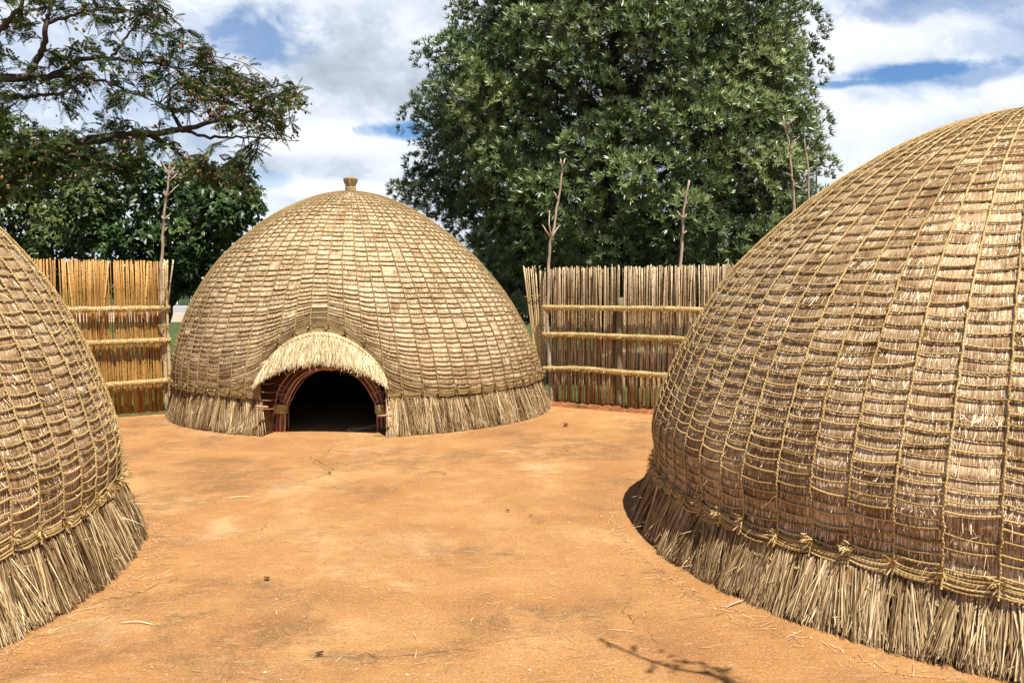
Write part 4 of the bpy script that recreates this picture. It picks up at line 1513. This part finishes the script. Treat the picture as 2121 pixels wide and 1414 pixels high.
def build_podocarpus():
    rg = np.random.default_rng(41)
    Y = 16.6
    base = np.array([at(1270, 560, Y)[0], Y, 0])
    root = thing('evergreen_tree', 'big dense evergreen with strap leaves in starry tufts behind the brown right fence', 'tree', base)
    # outline of the crown at the tree's own depth: left and right edge against height
    prof = [(560, 985, 1655), (500, 945, 1680), (440, 905, 1695), (395, 880, 1700), (350, 872, 1700), (300, 848, 1698), (250, 846, 1688), (200, 850, 1693),
            (150, 862, 1690), (110, 885, 1678), (70, 920, 1662), (30, 955, 1650), (0, 975, 1638), (-60, 1010, 1600), (-120, 1080, 1540), (-180, 1180, 1430), (-215, 1290, 1330)]
    zz = np.array([at(1060, p[0], Y)[2] for p in prof])
    xl = np.array([at(p[1], p[0], Y)[0] for p in prof])
    xr = np.array([at(p[2], p[0], Y)[0] for p in prof])
    zz = np.concatenate([[.9], zz])
    xl = np.concatenate([[xl[0] + .3], xl])
    xr = np.concatenate([[xr[0] - .3], xr])
    lobes, LR, LT = [], [], []
    tries = 0
    while len(lobes) < 300 and tries < 60000:
        tries += 1
        z = rg.uniform(1.2, zz[-1] - .1)
        a, b = np.interp(z, zz, xl), np.interp(z, zz, xr)
        th = rg.uniform(-PI, PI)
        if math.sin(th) > .3 and rg.random() < .7:      # fewer on the far side
            continue
        rl = rg.uniform(.38, .80) * (1 if z < zz[-1] - 1 else .7)
        rad = rg.uniform(.86, 1.0) if rg.random() < .85 else rg.uniform(.5, .85)
        hx = max((b - a) / 2 - rl * .72, .1)
        p = np.array([(a + b) / 2 + math.cos(th) * hx * rad, Y + math.sin(th) * min(hx, 3.3) * rad, z])
        if lobes and np.min(np.linalg.norm(np.array(lobes) - p, axis=1)) < rl * .84:
            continue
        lobes.append(p)
        LR.append(rl)
        LT.append(rg.normal(.68, .17))
    # low boughs reaching left over the middle hut's roof line
    for px, py, rl in ((828, 398, .22), (850, 408, .28), (872, 380, .32), (890, 420, .45), (925, 445, .5), (868, 345, .3), (905, 395, .45)):
        lobes.append(at(px, py, Y - .6 + rg.normal(0, .3)))
        LR.append(rl)
        LT.append(.3)
    lobes, LR, LT = np.array(lobes), np.array(LR), np.array(LT)
    ctr = np.array([base[0], Y, 4.6])
    C, D, T = [], [], []
    for p, r, t in zip(lobes, LR, LT):
        n = int(300 * r ** 2) + 12
        v = unit(rg.normal(0, 1, (n, 3)) + np.array([0, -.35, .45]))
        q_ = p + v * r * rg.uniform(.88, 1.10, (n, 1)) * np.array([1, 1, .82])
        out = unit(p - ctr)
        C.append(q_)
        D.append(unit(v * .65 + out * .3 + np.array([0, -.15, .6]) + rg.normal(0, .2, (n, 3))))
        T.append(np.clip(t + .26 * v[:, 2] + rg.normal(0, .08, n), 0, 1))  # lobe tops tinted paler: sun highlights painted into the leaf colour
    # inner growth; crown shade painted in by a flat dark leaf tint
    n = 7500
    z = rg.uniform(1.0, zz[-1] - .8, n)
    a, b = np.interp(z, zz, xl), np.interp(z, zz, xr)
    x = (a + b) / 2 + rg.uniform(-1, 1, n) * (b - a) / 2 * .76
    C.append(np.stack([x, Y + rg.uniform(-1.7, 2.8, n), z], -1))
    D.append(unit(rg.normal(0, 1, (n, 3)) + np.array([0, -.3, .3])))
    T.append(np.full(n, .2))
    n = 4500
    z = rg.uniform(1.0, zz[-1] - .4, n)
    a, b = np.interp(z, zz, xl), np.interp(z, zz, xr)
    x = (a + b) / 2 + rg.uniform(-1, 1, n) * (b - a) / 2 * .93
    C.append(np.stack([x, Y + rg.uniform(.8, 3.0, n), z], -1))
    D.append(unit(rg.normal(0, 1, (n, 3)) + np.array([0, 0, .4])))
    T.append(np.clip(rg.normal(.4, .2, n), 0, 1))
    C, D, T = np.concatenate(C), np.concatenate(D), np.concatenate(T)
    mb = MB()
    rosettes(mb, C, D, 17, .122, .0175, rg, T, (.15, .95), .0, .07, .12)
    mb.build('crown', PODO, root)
    tb = MB()
    paths = [([base, base + [.1, 0, 2.5], base + [-.05, .1, 5.0], base + [.1, 0, 7.6]], .34, .06, 24)]
    for p in lobes[rg.permutation(len(lobes))[:70]]:
        s_ = np.array([base[0], Y, max(.9, p[2] - 1.6 - rg.random())])
        paths.append(([s_, s_ * .5 + p * .5 + [0, 0, -.1], s_ * .2 + p * .8], .06, .010, 10))
    limb_mesh(tb, paths)
    tb.build('trunk', BARK_DARK, root)


build_podocarpus()


def broad_tree(label, base, blobs, seed, nper, lsize, mat, n_in=600, wf=.42, group=None):
    """tree of oval leaves in loose whorls; blobs (px,py,depth,radius) are its boughs"""
    rg = np.random.default_rng(seed)
    root = thing('broadleaf_tree', label, 'tree', base, group)
    mb = MB()
    P = np.array([at(px, py, y) for px, py, y, r in blobs])
    R = np.array([b[3] for b in blobs])
    C, D, T = [], [], []
    for p, r in zip(P, R):
        n = int(nper * r ** 2) + 8
        v = unit(rg.normal(0, 1, (n, 3)) + np.array([0, -.4, .35]))
        C.append(p + v * r * rg.uniform(.35, 1.12, (n, 1)) * np.array([1, 1, .75]))
        D.append(unit(v * .7 + np.array([0, 0, .5]) + rg.normal(0, .3, (n, 3))))
        T.append(np.clip(rg.normal(.45, .12) + .2 * v[:, 2] + rg.normal(0, .1, n), 0, 1))
    C, D, T = np.concatenate(C), np.concatenate(D), np.concatenate(T)
    rosettes(mb, C, D, 8, lsize, lsize * wf, rg, T, (.1, .8), .3, .14)
    mb.build('crown', mat, root)
    tb = MB()
    b = np.asarray(base, float)
    top = P.mean(0)
    fork = np.array([b[0] * .6 + top[0] * .4, b[1], min(1.8, top[2] * .5)])
    paths = [([b, (b + fork) / 2 + [.06, 0, 0], fork, top], .20, .06, 18)]
    for p in P:
        paths.append(([fork + [0, 0, rg.uniform(-.2, .5)], (fork + p) / 2 + rg.normal(0, .12, 3), p], .055, .012, 12))
    limb_mesh(tb, paths, 7)
    tb.build('trunk', BARK_DARK, root)


def build_left_trees():
    rg = np.random.default_rng(3)
    bl = []
    for px, py, r in [(255, 440, .75), (330, 405, .7), (395, 380, .6), (450, 385, .55), (490, 365, .35), (505, 405, .42), (518, 425, .25), (540, 437, .12), (470, 445, .6), (420, 470, .7), (360, 480, .7),
                      (300, 500, .65), (250, 520, .55), (440, 510, .5), (395, 545, .5), (370, 575, .38), (412, 570, .36), (385, 605, .22), (360, 600, .2), (330, 540, .5), (280, 350, .6), (430, 425, .5), (500, 455, .35),
                      (480, 490, .3), (215, 480, .5), (200, 400, .5), (405, 596, .25), (460, 530, .3), (215, 580, .55), (280, 585, .55), (325, 590, .4)]:
        bl.append((px, py, 17.5 + rg.normal(0, .7), r))
    b0 = at(310, 600, 18.0)
    broad_tree('dark glossy broadleaf tree behind the left fence, beside the middle hut', (b0[0], 18.0, 0), bl, 77, 330, .155, BROAD)
    bl = []
    for px, py, r in [(20, 300, .8), (60, 380, .9), (130, 360, .9), (20, 430, .9), (110, 450, .9), (180, 430, .7), (40, 510, .8), (120, 520, .8), (190, 505, .6), (-60, 420, 1.0), (-60, 300, .9), (5, 265, .5),
                      (20, 575, .6), (90, 580, .6), (160, 575, .6), (-60, 570, .8), (80, 300, .6), (150, 310, .6), (200, 345, .6), (-120, 500, 1.0), (150, 480, .7), (70, 545, .6)]:
        bl.append((px, py, 19.5 + rg.normal(0, .8), r))
    b0 = at(60, 600, 19.8)
    broad_tree('shadowy fine-leaved tree at the far left, behind the feathery branches', (b0[0], 19.8, 0), bl, 78, 330, .135, ACACIA)


build_left_trees()


def build_acacia():
    rg = np.random.default_rng(19)
    Y = 12.9
    base = np.array([-10.6, Y + .3, 0])
    root = thing('feathery_tree', 'feathery-leaved tree with dark limbs and brown pods reaching in from the top left', 'tree', base)
    limbs_px = {     # limbs as seen; depth drifts along them
        'a': ([(-190, 560), (0, 395), (60, 345), (110, 318), (180, 292), (240, 282), (300, 278), (375, 270), (430, 255), (490, 240), (560, 215), (610, 200)], .20, .010, 0.0),
        'a2': ([(375, 272), (440, 283), (520, 285), (580, 288), (620, 292)], .028, .006, -.4),
        'a3': ([(375, 270), (357, 230), (350, 200), (365, 175), (390, 150), (425, 115)], .035, .006, .3),
        'a4': ([(300, 278), (345, 300), (395, 335), (440, 350), (490, 340), (530, 330)], .03, .006, .6),
        'a5': ([(490, 240), (460, 195), (455, 150), (440, 110)], .02, .005, .3),
        'b': ([(-190, 300), (-60, 190), (0, 163), (60, 161), (110, 158), (150, 128), (185, 120), (230, 122), (290, 128), (350, 138), (410, 150)], .12, .008, .5),
        'b2': ([(110, 158), (200, 165), (270, 190), (330, 215)], .035, .007, -.3),
        'c': ([(-120, 230), (0, 196), (60, 200), (130, 188), (170, 170)], .07, .012, -.5),
        'd': ([(60, 161), (75, 125), (92, 90), (95, 50), (110, 10), (130, -30)], .06, .02, .2),
        'd2': ([(95, 50), (150, 30), (220, 20), (300, 25), (370, 50)], .03, .006, -.3),
        'e': ([(230, 122), (260, 80), (290, 40), (310, 0)], .025, .008, .2),
        'f': ([(-60, 120), (0, 60), (30, 30), (60, -20)], .07, .02, -.6),
        'g': ([(110, 318), (170, 325), (230, 345), (270, 375)], .05, .01, .3),
    }
    tb = MB()
    nodes = []
    for k, (pts, r0, r1, dd) in limbs_px.items():
        P = np.array([at(px, py, Y + dd * (i / (len(pts) - 1)) + .15 * math.sin(i * 1.7)) for i, (px, py) in enumerate(pts)])
        n = len(pts) * 5
        Q = smooth_path(P, n)
        Q[1:-1] += rg.normal(0, .012, (n - 2, 3))
        rr = np.linspace(r0 ** .6, r1 ** .6, n) ** (1 / .6)
        tb.tubes(Q[None], rr[None], np.array([.1, 1., .2]), 9, .5, caps=True)
        nodes.append(Q[4:])
    # trunk down to the ground
    for k in ('a', 'b'):
        P0 = at(*limbs_px[k][0][0], Y)
        limb_mesh(tb, [([base + [0, 0, 0], base + [.25, 0, .9 if k == 'a' else 2.0], P0], .30 if k == 'a' else .2, .20 if k == 'a' else .12, 14)])
    nodes = np.concatenate(nodes)

    def inside(poly, p):
        x, y = p
        c = False
        j = len(poly) - 1
        for i in range(len(poly)):
            xi, yi = poly[i]
            xj, yj = poly[j]
            if (yi > y) != (yj > y) and x < (xj - xi) * (y - yi) / (yj - yi) + xi:
                c = not c
            j = i
        return c
    regions = [([(-80, -60), (310, -60), (330, 10), (388, 50), (405, 100), (412, 170), (395, 235), (320, 262), (200, 262), (150, 235), (60, 232), (-80, 240)], 215, .35),
               ([(405, 110), (440, 100), (470, 138), (520, 165), (580, 160), (610, 190), (640, 213), (605, 235), (632, 285), (560, 280), (480, 262), (420, 262), (385, 235)], 92, 1.0),
               ([(-60, 255), (180, 275), (360, 290), (370, 330), (250, 360), (60, 400), (-60, 420)], 130, .25),
               ([(360, 330), (440, 335), (500, 322), (535, 330), (525, 350), (480, 352), (530, 392), (515, 400), (460, 375), (380, 350)], 34, .8)]
    holes = [(45, 215, 26), (15, 150, 20), (50, 110, 20), (140, 60, 14), (215, 70, 12), (300, 215, 26), (345, 170, 14), (20, 90, 14), (195, 150, 12), (120, 215, 14), (420, 215, 12), (260, 150, 12)]
    LV_A, LV_D, LV_N, LV_T = [], [], [], []
    pods = []
    for poly, cnt, podf in regions:
        xs, ys = [p[0] for p in poly], [p[1] for p in poly]
        k = 0
        while k < cnt:
            p = (rg.uniform(min(xs), max(xs)), rg.uniform(min(ys), max(ys)))
            if not inside(poly, p):
                continue
            if any((p[0] - hx) ** 2 + (p[1] - hy) ** 2 < hr * hr * 1.5 for hx, hy, hr in holes):
                continue
            k += 1
            c = at(p[0], p[1], Y + rg.normal(0, .75))
            dist = np.linalg.norm((nodes - c) * np.array([1, .7, 1]), axis=1)
            nd = nodes[np.argmin(dist)]
            mid_ = (nd + c) / 2 + rg.normal(0, .06, 3) + np.array([0, 0, .04])
            tb.tube([nd, mid_, c], [.008, .0025], 5, .5, n=7)
            out = unit(c - nd + np.array([0, 0, .02]))
            m = rg.integers(7, 12)
            f = rg.uniform(.3, 1.0, m)
            s = nd[None] * (1 - f[:, None]) + c[None] * f[:, None]
            s = np.where(f[:, None] < .75, s + (mid_ - (nd + c) / 2) * (4 * f * (1 - f))[:, None], s)
            dr = unit(out[None] * .8 + rg.normal(0, .7, (m, 3)) * np.array([1, 1, .7]) + np.array([0, 0, .02]))
            LV_A.append(s)
            LV_D.append(dr)
            LV_N.append(unit(np.array([0, 0, 1.]) + rg.normal(0, .35, (m, 3))))
            LV_T.append(np.clip(rg.normal(.45, .1) + rg.normal(0, .12, m), 0, 1))
            for _ in range(rg.poisson(7.5 * podf)):
                pods.append(c + rg.normal(0, .075, 3) + np.array([0, 0, -.04]))
    A, D, N_, T = (np.concatenate(x) for x in (LV_A, LV_D, LV_N, LV_T))
    # feather leaves: a stalk with paired leaflets
    m = len(A)
    ln = rg.uniform(.15, .27, m)
    side = unit(np.cross(D, N_))
    mb = MB()
    npair = 11
    for j in range(npair):
        t = (j + 1) / (npair + .5)
        p = A + D * (ln * t)[:, None] + np.array([0, 0, -1.]) * (ln * t * t * .28)[:, None]
        L_ = .062 * (1 - .55 * abs(t - .45) / .55)
        for sg in (-1, 1):
            dl = unit(side * sg + D * .45 + rg.normal(0, .12, (m, 3)) + np.array([0, 0, -.15]))
            w = unit(np.cross(dl, N_)) * .0115
            M_ = p + dl * L_ * .5
            B = p + dl * L_
            V = np.stack([p, M_ + w, B, M_ - w], 1)
            mb.add(V, np.arange(m)[:, None] * 4 + np.arange(4), None, np.repeat(np.clip(T + rg.normal(0, .06, m), 0, 1), 4))
    mb.ribbons(A, A + D * ln[:, None] + np.array([0, 0, -.28]) * ln[:, None], unit(np.cross(D, N_)), .006, .003, T, A + D * (ln * .5)[:, None] + np.array([0, 0, -.07]) * ln[:, None])
    mb.build('crown', ACACIA, root)
    # round flat pods
    pods = np.array(pods)
    k = len(pods)
    a = np.arange(7) / 7 * 2 * PI
    n1 = unit(rg.normal(0, 1, (k, 3)) * np.array([1, 1, .4]))
    n2 = unit(np.cross(n1, rg.normal(0, 1, (k, 3))))
    n3 = np.cross(n1, n2)
    r = rg.uniform(.016, .030, k)
    ring = pods[:, None] + r[:, None, None] * (np.cos(a)[None, :, None] * n2[:, None] * 1.25 + np.sin(a)[None, :, None] * n3[:, None] * .8)
    c0 = pods + n1 * .007
    c1_ = pods - n1 * .007
    V = np.concatenate([ring, c0[:, None], c1_[:, None]], 1)
    i = np.arange(7)
    t3 = np.concatenate([np.stack([i, (i + 1) % 7, np.full(7, 7)], -1), np.stack([(i + 1) % 7, i, np.full(7, 8)], -1)])
    pb = MB()
    pb.add(V, None, (np.arange(k)[:, None, None] * 9 + t3[None]).reshape(-1, 3), np.repeat(rg.random(k), 9))
    struct(pb.build('pods', POD, root), 'stuff')
    tb.build('trunk', BARK_DARK, root)


build_acacia()


# ================================================================== BEYOND THE FENCES
def build_far():
    # low palisade beyond the road
    yp = 86.0
    x0, x1 = -46.0, -20.0
    f = thing('palisade_fence', 'low dark palisade fence along the grass beyond the road', 'fence', ((x0 + x1) / 2, yp, 0))
    mb = MB()
    for z in (.25, .72):
        mb.box(x0, x1, yp - .02, yp + .02, z, z + .05)
    mb.build('rail', STEEL, f, smooth=False)
    mb = MB()
    for x in np.arange(x0, x1, .22):
        mb.box(x, x + .07, yp - .055, yp - .023, 0, .92)
    mb.build('pales', STEEL, f, smooth=False)
    # white marker post on the verge
    p = at(367, 633, 84.0)
    mb = MB()
    mb.tube([(p[0], 84.0, 0), (p[0], 84.0, 1.5), (p[0], 84.0, 1.62)], [.07, .07, .03], 10, .5, n=8)
    tag(mb.build('marker_post', WHITE), 'thin white post standing on the verge beyond the road', 'post')
    # gatehouse half hidden by the hut
    x = at(393, 590, 92.0)[0]
    g = thing('gatehouse', 'white flat-roofed gatehouse beyond the road, half hidden by the middle hut', 'building', (x + 2.2, 93.5, 0))
    mb = MB()
    mb.box(x - .5, x + 5.5, 91.6, 95.5, 2.85, 3.12)
    mb.build('roof', WHITE, g, smooth=False)
    for xx in (x, x + 4.4):
        mb = MB()
        mb.box(xx, xx + .62, 92.0, 92.5, 0, 2.85)
        mb.build('pillar', WHITE, g, smooth=False)
    mb = MB()
    mb.box(x + .1, x + 5.0, 94.6, 94.9, 0, 2.85)
    mb.build('wall', DARKWALL, g, smooth=False)
    # white pillar and barrier glimpsed between the middle hut and the right fence
    p = at(1129.5, 640, 22.0)
    mb = MB()
    z1 = at(1129, 592, 22.0)[2]
    mb.box(p[0] - .13, p[0] + .13, 21.9, 22.15, 0.0, z1)
    mb.box(p[0] - .16, p[0] + .16, 21.87, 22.18, z1, z1 + .04)
    tag(mb.build('white_pillar', WHITE, smooth=False), 'white square pillar glimpsed between the loose reed screen and the brown fence', 'pillar')
    yb = 24.0
    a0, a1 = at(1040, 582, yb), at(1118, 590, yb)
    b = thing('barrier', 'pair of thin white bars with a red tip beyond the doorway hut', 'barrier', (a0[0] + .5, yb, 0))
    mb = MB()
    mb.tube([at(1066, 583.5, yb), at(1124, 591, yb)], [.028, .028], 8, .5, n=4)
    mb.tube([at(1040, 591, yb), at(1124, 594.5, yb)], [.028, .028], 8, .5, n=4)
    br = mb.build('bar', WHITE, b)
    mb = MB()
    mb.tube([at(1050, 582.5, yb), at(1066, 583.5, yb)], [.031, .031], 8, .5, n=4)
    mb.build('red_tip', REDP, br)
    for px in (1046, 1122):
        q = at(px, 590, yb)
        mb = MB()
        mb.box(q[0] - .04, q[0] + .04, yb + .035, yb + .11, 0, 1.9)
        mb.build('post', STEEL, b, smooth=False)


build_far()


# ================================================================== LITTER ON THE YARD
def build_litter():
    rg = np.random.default_rng(8)
    # stalks one can pick out
    spots = [((1503, 1257), (1538, 1243), 'long pale straw stalk lying by the skirt of the large right hut'),
             ((880, 1345), (905, 1338), None), ((440, 938), (452, 932), None)]
    o = None
    mb = MB()
    a, b = on_ground(1503, 1257, .006), on_ground(1538, 1243, .012)
    mb.tube([a, (a + b) / 2 + [0, 0, .004], b], [.006, .005, .004], 6, .9, n=6)
    tag(mb.build('straw_stalk', PEGWOOD), spots[0][2], 'straw')
    for (px, py), ln, lab in [((283, 1291), .16, 'curved pale straw lying in front of the left hut'), ((494, 1030), .16, 'bent straw lying on the bare earth right of the left hut skirt'),
                              ((1045, 935), .16, 'thin straw lying in front of the middle hut, right of its doorway')]:
        p = on_ground(px, py, .005)
        th = rg.uniform(-.3, .3)
        d = np.array([math.cos(th), math.sin(th), 0]) * ln / 2
        mb = MB()
        mb.tube([p - d, p + [0, .015, .006], p + d], .0032, 5, .9, n=8)
        tag(mb.build('straw_stalk', FRINGE), lab, 'straw')
    # dead leaves
    def leaf(px, py, s, lab):
        p = on_ground(px, py, .006)
        th = rg.random() * 6
        t = np.linspace(0, 1, 7)
        w = np.sin(t * PI) ** .7 * s * .3
        al = (t - .5) * s
        z = .004 + .35 * s * (t - .5) ** 2 * 2
        X, Yd = np.array([math.cos(th), math.sin(th), 0]), np.array([-math.sin(th), math.cos(th), 0])
        c = p + al[:, None] * X + np.array([0, 0, 1.]) * z[:, None]
        up = np.array([0, 0, 1.]) * (w * .5)[:, None]
        mb = MB()
        mb.grid(np.stack([c - Yd * w[:, None] + up, c, c + Yd * w[:, None] + up], 1))
        tag(mb.build('dead_leaf', LEAFDRY), lab, 'leaf')
    leaf(1172, 881, 0.104, 'curled dark leaf near the right fence, beside the middle hut skirt')
    leaf(683, 980, 0.052, 'small dark curled leaf in front of the doorway')
    leaf(1052, 1058, 0.039, 'small black leaf in the middle of the yard')
    leaf(553, 1199, 0.046, 'dark leaf on the stained earth left of the yard centre')
    leaf(1100, 1068, .03, 'tiny black leaf scrap right of the yard centre')
    leaf(662, 1355, .045, 'dark leaf scrap at the bottom of the yard')
    # pale stone scraps and chaff nobody would count
    mb = MB()
    k = 420
    px = rg.uniform(250, 1500, k)
    py = 880 + 534 * rg.random(k) ** .7
    P = np.array([on_ground(a, b, .004) for a, b in zip(px, py)])
    th = rg.normal(0, .7, k)
    d = np.stack([np.cos(th), np.sin(th), 0 * th], -1)
    ln = rg.exponential(.022, k)[:, None] + .008
    mb.ribbons(P - d * ln / 2, P + d * ln / 2 + np.array([0, 0, .004]), np.stack([-d[:, 1], d[:, 0], 0 * th], -1), .0035, .002, rg.uniform(.4, 1, k))
    # chaff gathered at the feet of the near huts
    for cx, cy, R, a0, a1, n in ((3.478, 5.561, 2.78, PI * .95, PI * 1.62, 500), (-4.778, 4.386, 2.66, -PI * .42, PI * .2, 400), (MCX, MCY, 2.66, -PI * .9, -PI * .1, 500)):
        a = rg.uniform(a0, a1, n)
        r = R + rg.exponential(.06, n) - .03
        P = np.stack([cx + r * np.cos(a), cy + r * np.sin(a), np.full(n, .005)], -1)
        th = rg.uniform(0, 6.3, n)
        d = np.stack([np.cos(th), np.sin(th), 0 * th], -1)
        ln = rg.exponential(.03, n)[:, None] + .01
        mb.ribbons(P - d * ln / 2, P + d * ln / 2 + np.array([0, 0, .006]), np.stack([-d[:, 1], d[:, 0], 0 * th], -1), .004, .002, rg.uniform(.3, 1, n))
    struct(mb.build('straw_chaff', SKIRT), 'stuff')
    mb = MB()
    k = 90
    px = rg.uniform(250, 1600, k)
    py = 900 + 514 * rg.random(k) ** .6
    for a, b in zip(px, py):
        p = on_ground(a, b, .002)
        s = rg.exponential(.002) + .002
        o8 = np.array([(1, 0, 0), (0, 1, 0), (-1, 0, 0), (0, -1, 0), (0, 0, .8)]) * s * rg.uniform(.6, 1.3, (5, 1))
        mb.add(p + o8, None, [(0, 1, 4), (1, 2, 4), (2, 3, 4), (3, 0, 4)])
    struct(mb.build('grit', STONE), 'stuff')


build_litter()


def build_shade_tree():
    rg = np.random.default_rng(66)
    base = np.array([3.9, -1.9, 0.0])
    root = thing('bare_tree', 'almost leafless tree standing behind the viewer, its thin limb shading the yard edge', 'tree', base)
    shade = [(1240, 1322), (1300, 1350), (1350, 1370), (1400, 1383), (1450, 1392), (1500, 1408), (1560, 1440)]
    hs = [3.25, 3.25, 3.24, 3.22, 3.2, 3.18, 3.16]
    P = []
    for (px, py), h in zip(shade, hs):
        g = on_ground(px, py)
        P.append(g + sun_dir * (h / sun_dir[2]))
    P = np.array(P)
    tb = MB()
    limb = np.concatenate([[base + [0, 0, 2.6], base + [-.5, 1.2, 3.0]], P[::-1]])
    limb_mesh(tb, [([base, base + [.05, 0, 1.3], base + [0, 0, 2.6], base + [.2, -.3, 4.2]], .13, .03, 16), (limb, .05, .006, 40),
                   ([base + [0, 0, 2.2], base + [.9, -.6, 3.1], base + [1.6, -.9, 3.9]], .05, .01, 12)])
    C, D = [], []
    for px, py, n in ((1380, 1368, 5), (1358, 1384, 3), (1405, 1380, 2), (1470, 1386, 8), (1500, 1396, 9), (1512, 1408, 8), (1310, 1352, 2), (1262, 1335, 2)):
        g = on_ground(px, py) + sun_dir * (3.2 / sun_dir[2])
        k = np.argmin(np.linalg.norm(P - g, axis=1))
        tb.tube([P[k], (P[k] + g) / 2, g], [.006, .003], 5, .5, n=5)
        for _ in range(n):
            C.append(g + rg.normal(0, .035, 3))
            D.append(unit(rg.normal(0, 1, 3)))
    mb = MB()
    rosettes(mb, np.array(C), np.array(D), 3, .05, .02, rg, .4)
    mb.build('crown', BROAD, root)
    tb.build('trunk', BARK_DARK, root)


build_shade_tree()
